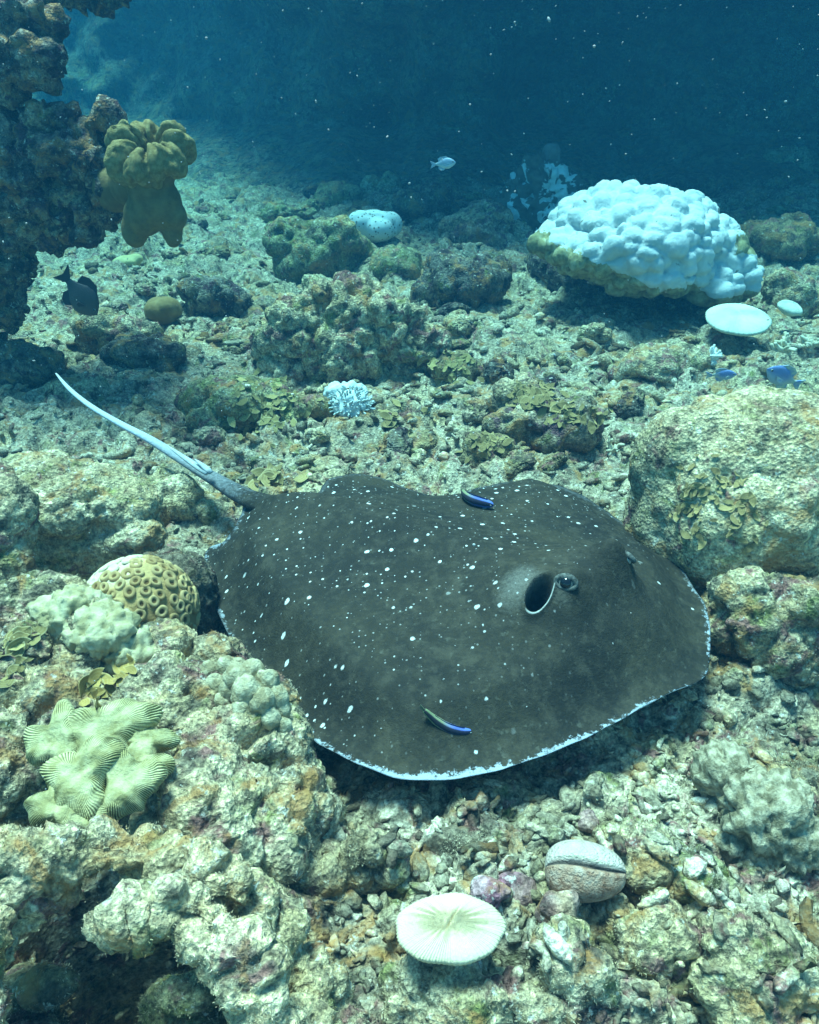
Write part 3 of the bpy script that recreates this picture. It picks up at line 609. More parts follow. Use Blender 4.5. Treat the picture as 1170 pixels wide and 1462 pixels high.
# dotted white coral
def dome(name, box, amp, wsc, voxel=.012, seed=0, n=5, z0=None, depth=.8):
    rng = np.random.default_rng(seed); t = P((box[0]+box[2])/2, box[3], 0)
    p, a, bd, c = fit(*box, z0=0 if z0 is None else z0, depth=depth)
    bl = [(p, (a*.8, bd*.8, c*.85))]+[(p+np.array([a*.5*math.cos(t), bd*.5*math.sin(t), c*rng.uniform(-.1, .35)]), (a*.5, bd*.5, c*.6)) for t in rng.uniform(0, 6.28, n)]
    def dd(v, nr):
        f1, ci, _ = worley(v*wsc, seed+3); return v+nr*((np.sqrt(np.clip(1-f1*f1*1.6, 0, 1))-.5)*amp+fbm(v*wsc*.5, 2, seed)*amp)[:, None]
    return blob_mesh(name, bl, voxel, 3, dd)
m, nt, b = nodes_of('dotted_white'); k = NB(nt); p = k.pos()
k.l(k.ramp(k.vor(p, 42), [(.22, (.14, .16, .13)), (.34, (.56, .64, .62))]), b.inputs['Base Color']); dotm = m
tag(link('dotted_coral', dome('dotted_coral', (494, 296, 578, 350), .012, 12, seed=3, z0=.12), dotm), 'small white coral head sprinkled with dark dots', 'coral')
# far coral head with white streaks
m, nt, b = nodes_of('streaked_coral'); k = NB(nt); p = k.pos()
k.l(k.mix(k.ramp(k.noise(p, 5.2, 4, .6, .8), [(.52, 0.), (.55, 1.)]), k.ramp(k.noise(p, 14, 4), [(.3, (.05, .05, .04)), (.7, (.16, .15, .11))]), (.56, .64, .62)), b.inputs['Base Color'])
strk = m
YS = 6.3
tag(link('streaked_coral', blob_mesh('streaked_coral', [by(776, 262, YS, 34), by(760, 285, YS, 40), by(795, 282, YS, 34), by(775, 312, YS, 48), by(750, 325, YS, 48), by(800, 325, YS, 44)], .022, 2, crust(1., .10, .08, .02, 555, .8)), strk), 'distant dark coral head with white bleached streaks at the edge of the dark water', 'coral')
tag(link('sponge', blob_mesh('sponge', [by(787, 218, YS, 14), by(788, 234, YS, 13)], .02, 2, lambda v, n: v+n*(.02*fbm(v*10, 2, 5))[:, None]), plain_mat('grey_sponge', (.12, .12, .11), (.2, .2, .18), 12)), 'small round grey sponge on top of the streaked coral head', 'sponge')
# smooth brown sponge lump
tag(link('sponge', dome('sponge', (204, 424, 264, 464), .022, 9, .01, 14, n=3, z0=.03), plain_mat('brown_sponge', (.20, .13, .05), (.27, .19, .08), 15, .004, 60)), 'smooth orange brown rounded sponge beside the dark rock', 'sponge')
tag(link('sponge', dome('sponge', (160, 362, 205, 386), .006, 9, .012, 5, z0=.03), plain_mat('tan_sponge', (.42, .36, .16), (.5, .45, .22), 15, .004, 60)), 'small flat yellow sponge on the floor below the leather coral', 'sponge')
# mushroom corals
def mushroom(name, c, rx, ry, h, tilt, yaw, slit, mat, label, septa=64, rag=.02, crease=.012):
    nr, nt_ = 26, 720; r = np.linspace(.004, 1, nr); t = np.arange(nt_)*2*PI/nt_
    Rr, Tt = np.meshgrid(r, t, indexing='ij')
    lobe = 1+rag*np.sin(Tt*5+1)+rag*.6*np.sin(Tt*9+2)+.007*np.sin(Tt*septa)
    x = Rr*np.cos(Tt)*lobe; y = Rr*np.sin(Tt)*lobe
    z = np.clip(1-(Rr*.99)**2.2, 0, 1)**.6*h
    sx = np.cos(slit)*x+np.sin(slit)*y; sy = -np.sin(slit)*x+np.cos(slit)*y
    sy = sy-.035*np.sin(sx*4)
    z -= crease*.55*np.exp(-(sy/.03)**2)*np.exp(-((sx-.1)/.34)**4) - crease*.5*np.exp(-(sy/.12)**2)*np.exp(-(sx/.5)**2)
    z += crease*.11*np.sin(Tt*septa*2)*(1-.8*Rr)*sstep(0, .2, Rr)*np.exp(-(sx/.6)**2)+.0006*np.sin(Tt*110+1.5*np.sin(Tt*4))*sstep(.15, .5, Rr)*(.5+.5*np.sin(Tt*3+1))
    v = np.stack([x*rx, y*ry, z], -1).reshape(-1, 3)
    under = np.stack([x*rx*.96, y*ry*.96, -.007*np.ones_like(x)+0*z], -1)[-1]; under2 = under*np.array([.5, .5, 1])-np.array([0, 0, .02])
    v = np.vstack([v, under, under2]); f = grid_faces(nr+2, nt_, True)
    me = fast_mesh(name, v, f); vert_attr(me, 'slit', np.concatenate([(.35*np.exp(-(sy/.03)**2)*np.exp(-((sx-.1)/.34)**4)+.42*(.5+.5*np.sin(Tt*46+2*np.sin(Tt*3)))**3*np.exp(-((sx+.25)/.34)**2-(sy/.30)**2)).ravel(), np.zeros(2*nt_)]))
    o = link(name, me, mat); o.location = c; o.rotation_euler = (tilt, 0, yaw); return tag(o, label, 'coral')
m, nt, b = nodes_of('cream_mushroom'); k = NB(nt); p = k.obj()
col = k.ramp(k.noise(p, 14, 4), [(.35, (.52, .45, .29)), (.7, (.60, .54, .37))]); rad = k.n('ShaderNodeVectorMath', operation='LENGTH'); k.l(p, rad.inputs[0])
col = k.mix(k.ramp(k.attr('slit'), [(.2, 0.), (1., .6)]), col, (.50, .34, .16)); k.l(col, b.inputs['Base Color'])
k.l(k.bump(k.noise(p, 220, 3), .0012), b.inputs['Normal']); mush = m
c = P(643, 1325, .145); s = M_PER_PX(c)
mushroom('mushroom_coral', c, 79*s, 52*s, .015, math.radians(2), .05, 1.05, mush, 'round cream white mushroom coral with a creased mouth in the rubble before the front wing')
c = P(1054, 456, .14); s = M_PER_PX(c); m2 = plain_mat('pale_mushroom', (.46, .52, .42), (.62, .66, .54), 9, .002, 90)
mushroom('mushroom_coral', c, 45*s, 52*s, .035, math.radians(8), -.25, .3, m2, 'flat smooth oval white mushroom coral beside the big bleached coral', 40, .01, .004)
c = P(1128, 440, .14); s = M_PER_PX(c)
mushroom('mushroom_coral', c, 15*s, 20*s, .03, math.radians(10), .4, .3, m2, 'smaller white oval mushroom coral half hidden by the grey rock', 40, .02, .003)

# ringed coral: dome with raised ring cups
rc = P(200, 872, .17); s = M_PER_PX(rc); rr = np.array([80*s, 74*s, 78*s])
m, nt, b = nodes_of('ring_coral'); k = NB(nt); p = k.obj(); sx = k.n('ShaderNodeSeparateXYZ'); k.l(p, sx.inputs[0])
zone = k.math('ADD', k.math('ADD', k.math('MULTIPLY', sx.outputs[0], 5.), k.math('MULTIPLY', sx.outputs[2], -4.)), k.noise(p, 20, 3))
k.l(k.ramp(zone, [(.0, (.54, .48, .31)), (.16, (.48, .35, .15)), (.62, (.28, .18, .07))]), b.inputs['Base Color']); k.l(k.bump(k.noise(p, 160, 4), .003), b.inputs['Normal']); ringm = m
ro = empty('ringed_coral', tuple(rc)); tag(ro, 'tan brown coral dome covered in raised ring cups with a bleached cream shoulder', 'coral')
v = ICO[5][0]*rr; v = v*(1+.05*fbm(v*16, 2, 91))[:, None]
dm = fast_mesh('dome', v, ICO[5][1]); setco(dm, coords(dm)+normals(dm)*(.010*fbm(coords(dm)*30, 3, 92))[:, None]); link('dome', dm, ringm, ro)
prof = [(1.0, -.25), (.92, .32), (.72, .50), (.50, .40), (.34, .02), (.0, -.02)]
t = np.arange(14)*2*PI/14; pv_ = np.concatenate([np.stack([r*np.cos(t), r*np.sin(t), np.full(14, z)], 1) for r, z in prof])
cm = fast_mesh('corallite', pv_, grid_faces(6, 14, True))
m, nt, b = nodes_of('corallite_cup'); k = NB(nt); p = k.obj(); sx = k.n('ShaderNodeSeparateXYZ'); k.l(p, sx.inputs[0])
info = k.n('ShaderNodeObjectInfo')
ra = k.n('ShaderNodeVectorMath', operation='LENGTH'); k.l(p, ra.inputs[0])
k.l(k.mix(k.ramp(ra.outputs['Value'], [(.30, 0.), (.50, 1.)]), (.10, .06, .02), k.mix(k.ramp(k.noise(k.pos(), 60, 4, .7), [(.4, 0.), (.65, .5)]), k.ramp(info.outputs['Random'], [(0., (.30, .19, .07)), (1., (.48, .35, .16))]), (.20, .15, .08))), b.inputs['Base Color'])
cmp_ = cm.copy(); cm.materials.append(m); cmp_.materials.append(plain_mat('bleached_cup', (.50, .44, .28), (.60, .55, .38), 2)); cnt = 0; NFIB = 250; used = 0
for i in range(NFIB):
    z = 1-2*(i+.5)/NFIB; a = i*2.39996; n_ = np.array([math.sqrt(1-z*z)*math.cos(a), math.sqrt(1-z*z)*math.sin(a), z])
    n_ += RNG.normal(size=3)*.05; n_ /= np.linalg.norm(n_)
    if n_[2] < -.45 or n_[1] > .65: continue
    bare = -n_[0]*.65+n_[2]*.66+n_[1]*.30 > .78+RNG.normal()*.05
    o = link('corallite', cmp_ if bare else cm, None, ro); o.location = tuple(n_*rr*1.01); o.rotation_euler = Vector(n_).to_track_quat('Z', 'Y').to_euler()
    o.rotation_euler.rotate_axis('Z', random.uniform(0, 6)); q_ = RNG.uniform(.0122, .0150)*(1.2 if n_[2] < .2 else 1); o.scale = (q_, q_*RNG.uniform(.72, 1.1), q_*(.5 if bare else .62))
# pale ribbed coral beside it
def ribbed(v, n):
    ph = v[:, 0]*420+v[:, 1]*160+5*fbm(v*22, 2, 93); return v+n*(.0022*np.sin(ph)*(.6+.8*fbm(v*18, 2, 94))+.030*fbm(v*14, 3, 95)+.012*fbm(v*45, 3, 96)+(.5-worley(v*75, 97)[0])*.007)[:, None]
bmr = blob_mesh('ribbed_coral', [bz(95, 875, .26, 46, (1, 1, .7)), bz(140, 900, .25, 46, (1.1, 1, .6)), bz(185, 930, .21, 36, (1, 1, .7)), bz(75, 905, .23, 36, (1, 1, .8)), bz(120, 880, .24, 42, (1.2, 1, .7))], .0045, 2, lambda v, n: ribbed(crust(1., .016, .012, .008, 777, .8)(v, n), n))
tag(link('ribbed_coral', bmr, plain_mat('cream_ribs', (.30, .26, .13), (.52, .48, .30), 34, .003, 200, local=False)), 'pale cream wrinkled coral draped over the mound beside the ringed coral', 'coral')

# lobed coral with fine ridges
lo = empty('lobed_coral', tuple(P(140, 1100, .22))); tag(lo, 'pale green lobed coral with fine radiating ridges on the front of the mound', 'coral')
lobm = plain_mat('lobe_flesh', (.30, .27, .13), (.50, .47, .29), 42, .003, 200, local=False)
for (x, y, z, r, yaw, sq) in ((150, 1050, .26, 66, .4, .45), (85, 1060, .26, 50, 2.2, .5), (205, 1065, .25, 40, -.3, .6), (120, 1110, .29, 58, 1.2, .5), (180, 1115, .28, 52, -.9, .5), (85, 1150, .27, 44, 2.6, .6), (120, 1165, .26, 38, -2.0, .7), (200, 1105, .26, 40, 0., .6)):
    c = P(x, y, z); s = M_PER_PX(c); n1, n2 = 24, 736
    u = np.linspace(0, 1, n1); t = np.arange(n2)*2*PI/n2; Uu, Tt = np.meshgrid(u, t, indexing='ij'); ph = Uu*PI*.62
    ruff = 1+.24*np.sin(Tt*3+yaw*2)+.12*np.sin(Tt*5+yaw*5)
    rad_ = np.sin(ph)*ruff; zz_ = np.cos(ph)
    rib = .022*np.sin(Tt*92+1.6*np.sin(Uu*5+yaw)+.8*np.sin(Tt*7+x))*(.7+.5*np.sin(Tt*9+yaw*3))*sstep(.12, .5, Uu)
    rad_ = rad_*(1+rib); zz_ = zz_-.30*np.exp(-(Uu/.25)**2)+.10*np.sin(Tt*3+yaw*2)*sstep(.3, 1, Uu)+rib*.6
    v = np.stack([rad_*np.cos(Tt), rad_*np.sin(Tt)*.8, zz_*sq], -1).reshape(-1, 3)*r*s
    el = math.radians(28)
    v = rot_z(v, yaw); v = np.stack([v[:, 0], v[:, 1]*math.cos(el)-v[:, 2]*math.sin(el), v[:, 1]*math.sin(el)+v[:, 2]*math.cos(el)], 1)
    v += .014*np.stack([fbm(v*25+yaw, 2, 96), fbm(v*25+4+yaw, 2, 97), fbm(v*25+8+yaw, 2, 98)], 1)
    me = fast_mesh('lobe', v+c, grid_faces(n1, n2, True)); vert_attr(me, 'rib', np.clip(rib/.032+.5, 0, 1).ravel()); child('lobe', me, lobm, lo)
_k = NB(lobm.node_tree); _b = lobm.node_tree.nodes['Principled BSDF']; _c = _b.inputs['Base Color'].links[0].from_socket
_k.l(_k.mix(1., _c, _k.ramp(_k.attr('rib'), [(.15, (.42, .45, .35)), (.5, (.95, .95, .85)), (.9, (1.3, 1.28, 1.15))]), 'MULTIPLY'), _b.inputs['Base Color'])
# furrowed dead brain coral shell over the lump on the right
def furrow(v, n):
    ph = v[:, 0]*430+90*v[:, 2]+9*fbm(v*12, 2, 101); return v+n*(.0042*np.sin(ph)*(.7+.6*fbm(v*20, 2, 103))+.030*fbm(v*9, 3, 102)+.010*fbm(v*40, 3, 104))[:, None]
fmh = blob_mesh('furrowed_coral', [bz(1090, 1160, .07, 54, (1, 1, .8)), bz(1050, 1128, .05, 40), bz(1115, 1188, .05, 42), bz(1075, 1192, .02, 46)], .0045, 2, lambda v, n: furrow(crust(1., .04, .030, .008, 778, .8)(v, n), n))
tag(link('furrowed_coral', fmh, plain_mat('grey_furrows', (.17, .145, .085), (.50, .44, .30), 60, .006, 150, local=False)), 'grey green dead coral head scored with fine parallel furrows', 'coral')

# leather coral: folded cap on a forked stalk
lc = empty('leather_coral', tuple(PY(215, 300, 2.72))); tag(lc, 'yellow green folded leather coral with brown stalk hanging off the pillar ledge', 'coral')
YL = 2.72
n1_, n2_ = 180, 40; t1 = np.arange(n1_)*2*PI/n1_; t2 = np.arange(n2_)*2*PI/n2_; Tt, Qq = np.meshgrid(t1, t2, indexing='ij')
mn = .36*(1+.10*np.sin(Tt*9+.5)+.10*np.sin(Tt*15+2)); mj = .60+.06*np.sin(Tt*7+.6)+.05*np.sin(Tt*2+1); hz = .10*np.sin(Tt*2+2.6)+.10*np.sin(Tt*7+2.0)+.05*np.sin(Tt*3)
vt = np.stack([(mj+mn*np.cos(Qq))*np.cos(Tt)*1.05, (mj+mn*np.cos(Qq))*np.sin(Tt), hz+mn*1.15*np.sin(Qq)], -1).reshape(-1, 3)
fc_ = np.array([[i*n2_+j, ((i+1) % n1_)*n2_+j, ((i+1) % n1_)*n2_+(j+1) % n2_, i*n2_+(j+1) % n2_] for i in range(n1_) for j in range(n2_)])
cc_ = PY(216, 218, YL); sz_ = 57*M_PER_PX(cc_); tl_ = math.radians(30)
vt = np.stack([vt[:, 0], vt[:, 1]*math.cos(tl_)-vt[:, 2]*math.sin(tl_), vt[:, 1]*math.sin(tl_)+vt[:, 2]*math.cos(tl_)], 1)*sz_
capm = fast_mesh('cap', vt+cc_, fc_); vv = coords(capm); ww = worley(vv*34, 111)
setco(capm, vv+normals(capm)*((np.sqrt(np.clip(1-ww[0]**2*1.4, 0, 1))-.5)*.012+fbm(vv*16, 2, 112)*.014+fbm(vv*90, 2, 114)*.004)[:, None])
child('cap', capm, plain_mat('leather_cap', (.22, .17, .06), (.36, .30, .13), 60, .008, 220, local=False), lc)
stk = [by(215, 245, YL, 38, (1, .9, .7)), by(215, 268, YL, 34, (1, .9, 1)), by(222, 290, YL, 38, (1, .8, 1)), by(205, 308, YL, 28), by(192, 328, YL, 20, (.9, .9, 1.3)), by(188, 340, YL, 10), by(245, 308, YL, 22), by(246, 330, YL, 16, (.9, .9, 1.4)), by(246, 346, YL, 8), by(190, 262, YL+.1, 34), by(165, 270, YL+.2, 32)]
child('stalk', blob_mesh('stalk', stk, .007, 4, lambda v, n: v+n*(.006*fbm(v*20, 3, 113))[:, None]), plain_mat('leather_stalk', (.14, .10, .04), (.20, .15, .06), 26, .003, 160, local=False), lc)

# knobbed soft coral
ko = empty('knobbed_coral', tuple(P(350, 985, .2))); tag(ko, 'cluster of fat cream knobs on the edge of the mound against the disc', 'coral')
kmat = plain_mat('knob_flesh', (.30, .25, .14), (.58, .53, .35), 46, .007, 190, local=False)
kn = [(298, 962, 17, 0), (322, 954, 15, .01), (340, 970, 20, .02), (362, 960, 18, .02), (382, 974, 18, .02), (352, 990, 22, .02), (328, 988, 18, .0), (394, 996, 17, 0), (374, 1004, 20, .01), (310, 982, 16, 0), (346, 1016, 17, 0), (386, 1026, 16, -.01), (366, 1024, 14, -.01), (318, 1004, 14, -.01), (402, 1014, 13, -.02), (284, 978, 12, -.01), (340, 950, 11, .01), (405, 1038, 12, -.03)]
for (x, y, r, dz) in kn:
    c = P(x, y, .222+dz); s = M_PER_PX(c); v = ICO[4][0]*r*s*np.array([1, 1, 1.25])
    v = v*(1+.42*fbm(v*36+x, 2, 7)+.22*fbm(v*120+x, 3, 8))[:, None]
    child('knob', fast_mesh('knob', v+c, ICO[4][1]), kmat, ko)

# white tufted coral
to_ = empty('tufted_coral', tuple(hit(500, 575)[0])); tag(to_, 'small white bristly coral tuft on the floor behind the disc', 'coral')
wm_ = plain_mat('white_tuft', (.44, .54, .52), (.60, .66, .64), 30, local=False)
tc = hit(500, 585)[0]; s = M_PER_PX(tc)
child('base', blob_mesh('base', [(tc+np.array([0, 0, .01]), (30*s, 26*s, 26*s)), (tc+np.array([-.05, .05, .04]), (20*s, 18*s, 18*s)), (tc+np.array([.0, .08, .03]), (26*s, 18*s, 18*s))], .006, 2, lambda v, n: v+n*(.012*fbm(v*22, 3, 121)+(.5-worley(v*45, 122)[0])*.018)[:, None]), wm_, to_)
fv, ff = tube(np.array([[0, 0, 0], [.0, .0, .5], [.05, 0, .85], [.06, .0, 1.]]), np.array([.22, .2, .15, .05]), 6)
fmesh = fast_mesh('finger', fv, ff); fmesh.materials.append(wm_); i = 0
for i in range(170):
    a = i*2.39996; z = 1-i/170*1.1; n_ = np.array([math.sqrt(1-z*z)*math.cos(a), math.sqrt(1-z*z)*math.sin(a), z])+RNG.normal(size=3)*.08; n_ /= np.linalg.norm(n_)
    o = link('finger', fmesh, None, to_); o.location = Vector(tc+np.array([0, 0, .01])+n_*np.array([29, 25, 25])*s)-to_.location
    o.rotation_euler = Vector(n_).to_track_quat('Z', 'Y').to_euler(); q_ = RNG.uniform(.014, .022); o.scale = (q_, q_, q_)
# pale branching corals near the damselfish
bmat = plain_mat('branch_tan', (.48, .44, .30), (.62, .60, .46), 30, .002, 150, local=False)
def branching(px, py, size, label, mat, seed):
    rng = np.random.default_rng(seed); c = hit(px, py)[0]; e = empty('branching_coral', tuple(c)); tag(e, label, 'coral')
    for i in range(9):
        a = rng.uniform(0, 6.28); el = rng.uniform(.35, 1.4); L = size*rng.uniform(.6, 1.)
        d = np.array([math.cos(a)*math.cos(el), math.sin(a)*math.cos(el), math.sin(el)]); p0 = c-d*.02; pts = [p0+d*L*t_+rng.normal(size=3)*.08*L*t_ for t_ in (0, .35, .7, 1)]
        parts = [tube(catmull(pts, 4), np.linspace(.13, .07, 13)*size, 7)]
        for j in range(2):
            q0 = pts[1+j]; d2 = d+rng.normal(size=3)*.6; d2[2] = abs(d2[2]); d2 /= np.linalg.norm(d2)
            parts.append(tube(np.linspace(q0, q0+d2*L*.4, 5), np.linspace(.09, .05, 5)*size, 6))
        child('branch', fast_mesh('branch', *join(parts)), mat, e)
branching(1122, 503, .11, 'tan branching coral beside the two blue fish', bmat, 1)
branching(1018, 515, .08, 'small whitish branching coral above the huge pale boulder', plain_mat('branch_white', (.6, .66, .62), (.7, .74, .7), 20), 2)
branching(1160, 498, .10, 'stubby tan branching coral at the foot of the grey rock', bmat, 3)
branching(875, 645, .07, 'tiny pale broken branching coral beside the huge pale boulder', bmat, 4)

# leafy brown algae: fans growing on the rocks
t = np.linspace(-1.25, 1.25, 11); r_ = np.array([.12, .45, .75, .92, 1.0]); fr = []
for kf in range(5):
    Rr, Tt = np.meshgrid(r_, t, indexing='ij'); z = .35*Rr**2*(.6+.2*kf*.3)+.13*np.sin(Tt*(3+kf)+kf)*Rr**2
    v = np.stack([Rr*np.cos(Tt)-.1, Rr*np.sin(Tt), z], -1).reshape(-1, 3); v2 = v-np.array([0, 0, .035])
    f = grid_faces(5, 11); n_ = 55
    rimi = [(j, j+1) for j in range(44, 54)]
    f2 = np.array([[a_, b_, b_+n_, a_+n_] for a_, b_ in rimi])
    fr.append(fast_mesh('frond', np.vstack([v, v2]), np.vstack([f, f[:, ::-1]+n_, f2])))
def frond_mat(name, a, b_, rimc):
    m, nt, bs = nodes_of(name); k = NB(nt); p = k.obj(); info = k.n('ShaderNodeObjectInfo')
    ra = k.n('ShaderNodeVectorMath', operation='LENGTH'); k.l(p, ra.inputs[0])
    col = k.mix(k.noise(p, 5, 4), a, b_); col = k.mix(k.ramp(k.math('FRACT', k.math('MULTIPLY', ra.outputs['Value'], 4.)), [(.3, 0.), (.5, .35), (.7, 0.)]), col, rimc)
    col = k.mix(k.ramp(ra.outputs['Value'], [(.86, 0.), (.97, .7)]), col, rimc)
    col = k.mix(1., col, k.ramp(info.outputs['Random'], [(0., .6), (1., 1.25)]), 'MULTIPLY'); k.l(col, bs.inputs['Base Color']); return m
FMAT = {'gold': frond_mat('golden_frond', (.20, .145, .055), (.31, .235, .095), (.42, .35, .19)), 'brown': frond_mat('brown_frond', (.22, .17, .06), (.32, .26, .10), (.46, .42, .24)), 'yellow': frond_mat('yellow_frond', (.27, .18, .05), (.38, .27, .08), (.46, .38, .18))}
FM = {(kk, i): None for kk in FMAT for i in range(5)}
for (kk, i) in FM:
    me = fr[i].copy(); me.materials.append(FMAT[kk]); FM[(kk, i)] = me
def algae(spots_, n, size, label, mat, seed, spread):
    rng = np.random.default_rng(seed); e = None
    for i in range(n):
        x, y = spots_[i % len(spots_)]; x += rng.normal()*spread[0]; y += rng.normal()*spread[1]
        loc, nor = hit(x, y)
        if e is None: e = empty('leafy_algae', tuple(loc)); tag(e, label, 'algae'); base = loc
        if np.linalg.norm(loc-base) > .6: continue
        o = link('frond', FM[(mat, i % 5)], None, e); nz = Vector(nor*1.0+np.array([0, -.15, .5])+rng.normal(size=3)*.16).normalized()
        o.location = Vector(loc+nor*.003)-e.location; o.rotation_euler = nz.to_track_quat('Z', 'Y').to_euler(); o.rotation_euler.rotate_axis('Z', rng.uniform(0, 6.28)); q_ = size*rng.uniform(.35, 1.35); o.scale = (q_, q_*rng.uniform(.9, 1.25), q_*rng.uniform(.4, 1.1))
algae([(745, 565), (770, 575), (800, 588), (835, 598), (775, 555)], 130, .022, 'golden overlapping leafy algae on the dark purple rock above the far wing', 'gold', 1, (16, 9))
algae([(390, 590), (365, 600), (400, 575), (380, 565)], 100, .021, 'brown leafy algae rosette on the low olive rock', 'brown', 2, (20, 14))
algae([(375, 686), (385, 680)], 26, .030, 'yellow brown leafy algae at the root of the tail', 'gold', 3, (12, 5))
algae([(130, 985), (155, 980), (140, 1005), (178, 962)], 22, .024, 'mustard yellow leafy algae on the mound above the lobed coral', 'yellow', 4, (14, 10))
algae([(690, 640), (700, 628)], 50, .018, 'small golden leafy algae on the yellow green rock', 'gold', 5, (14, 9))
algae([(640, 535), (655, 525), (625, 520)], 40, .020, 'dull brown leafy algae on the low brown lump', 'brown', 6, (12, 8))
algae([(1000, 735), (985, 715), (1055, 725), (1040, 690)], 80, .015, 'orange brown leafy algae scattered on the huge pale boulder', 'gold', 7, (16, 24))
algae([(15, 945), (30, 905), (20, 925)], 30, .019, 'brown leafy algae at the end of the mound below the flat slab', 'brown', 8, (12, 12))
algae([(560, 600), (575, 590)], 14, .024, 'dull golden leafy algae among the rubble beside the white tuft', 'gold', 9, (14, 6))

# ------------------------------------------------------------------ shells and pink knobs
n1, n2 = 90, 64; u = np.linspace(0, PI, n1); t = np.arange(n2)*2*PI/n2; Uu, Tt = np.meshgrid(u, t, indexing='ij')
x = -np.cos(Uu); wv = np.sin(Uu)**.75*(1-.12*x); ang = np.angle(np.exp(1j*(Tt-.0)))
a0 = .10*np.sin(x*2.2)-.05; g = np.exp(-((ang-a0)/.10)**2)*sstep(0, .12, np.sin(Uu)); lipb = np.exp(-((ang-a0+.22)/.12)**2)+np.exp(-((ang-a0-.24)/.14)**2)
rr_ = wv*(1-.34*g+.05*lipb); v = np.stack([x, rr_*np.cos(Tt)*.62, rr_*np.sin(Tt)*.72], -1).reshape(-1, 3)
cw = fast_mesh('cowrie', v, grid_faces(n1, n2, True)); vert_attr(cw, 'slit', g.ravel()); vert_attr(cw, 'lip', (np.exp(-((ang-a0+.2)/.08)**2)*np.sin(Uu)).ravel()); vert_attr(cw, 'up', sstep(-.1, .3, np.where(ang > a0, 1, -1)*np.ones_like(x)).ravel())
m, nt, b = nodes_of('cowrie_shell'); k = NB(nt); p = k.obj()
cu = k.ramp(k.noise(p, 4, 5, .65), [(.32, (.24, .12, .07)), (.5, (.44, .29, .20)), (.7, (.56, .44, .34))]); cl = k.ramp(k.noise(p, 5, 5, .6), [(.35, (.48, .38, .31)), (.7, (.66, .58, .48))])
col = k.mix(k.attr('up'), cl, cu); col = k.mix(k.ramp(k.attr('lip'), [(.4, 0.), (.8, .8)]), col, (.66, .60, .44)); col = k.mix(k.ramp(k.attr('slit'), [(.35, 0.), (.7, .9)]), col, (.05, .045, .04))
k.l(col, b.inputs['Base Color']); b.inputs['Roughness'].default_value = .55; k.l(k.bump(k.noise(p, 14, 4), .008), b.inputs['Normal'])
c = P(836, 1244, .090); s = M_PER_PX(c); o = tag(link('cowrie_shell', cw, m), 'large grey and brown cowrie shell lying with its dark slit up among the rubble', 'shell')
# local +y is the slit side: turn it towards the viewer and up
from mathutils import Matrix
Yd = Vector((.0, -math.cos(math.radians(64)), math.sin(math.radians(64)))); Xd = Vector((1, 0, -.16)); Xd = (Xd-Yd*Xd.dot(Yd)).normalized(); Zd = Xd.cross(Yd)
o.matrix_world = Matrix.Translation(c) @ Matrix((Xd, Yd, Zd)).transposed().to_4x4() @ Matrix.Scale(57*s, 4)
pk = reef_mat('pink_coralline', pale=(.42, .27, .28), mid=(.24, .11, .13), dark=(.14, .06, .07), accent=(.30, .13, .17), moss=(.3, .26, .2), amount=(.4, .5, .3), bump=.003)
for (box, lab, z0, sd_) in (((765, 1270, 828, 1330), 'round pink crusted knob beside the cowrie', .06, 5), ((668, 1252, 735, 1302), 'long purplish crusted lump behind the round white mushroom coral', .07, 6), ((820, 1160, 858, 1192), 'small purple grey lump behind the cowrie', .03, 7), ((690, 1240, 770, 1310), 'pinkish rubble lump between the mushroom coral and the knob', .02, 8)):
    tag(link('coralline_knob', dome('coralline_knob', box, .008, 34, .004, sd_, z0=z0), pk), lab, 'algae knob')

# ------------------------------------------------------------------ fish
def fish_body(L, H, W, prof, bend=0., nrg=26, sd=16):
    u = np.linspace(0, 1, nrg); hp = np.interp(u, *zip(*prof)); t = np.arange(sd)*2*PI/sd
    V = np.stack([np.repeat((u-.5)*L, sd), (hp[:, None]*W*np.cos(t)).ravel(), (hp[:, None]*H*np.sin(t)).ravel()], 1)
    V[:, 1] += bend*(V[:, 0]/L)**2*L
    f = grid_faces(nrg, sd, True); return V, f, np.repeat(u, sd), np.tile(np.sin(t), nrg)
def fin(pts, th, mat, name, par, bend=0, L=1):
    pts = np.array(pts, float); v = np.stack([pts[:, 0], np.zeros(len(pts)), pts[:, 1]], 1); v[:, 1] += bend*(v[:, 0]/L)**2*L
    a = v+np.array([0, th, 0]); b_ = v-np.array([0, th, 0]); n_ = len(pts); me = bpy.data.meshes.new(name)
    me.from_pydata(np.vstack([a, b_]).tolist(), [], [list(range(n_)), list(range(2*n_-1, n_-1, -1))]+[[i, i+n_, (i+1) % n_+n_, (i+1) % n_] for i in range(n_)]); me.update()
    return link(name, me, mat, par)
def place(e, c, fwd, up):
    X = Vector(fwd).normalized()*-1; Z = Vector(up); Z = (Z-X*Z.dot(X)).normalized(); Y = Z.cross(X)
    e.matrix_world = Matrix.Translation(Vector(c)) @ Matrix((X, Y, Z)).transposed().to_4x4()
DP = [(0, .02), (.06, .30), (.15, .62), (.3, .93), (.42, 1.), (.6, .86), (.78, .48), (.9, .24), (1., .20)]
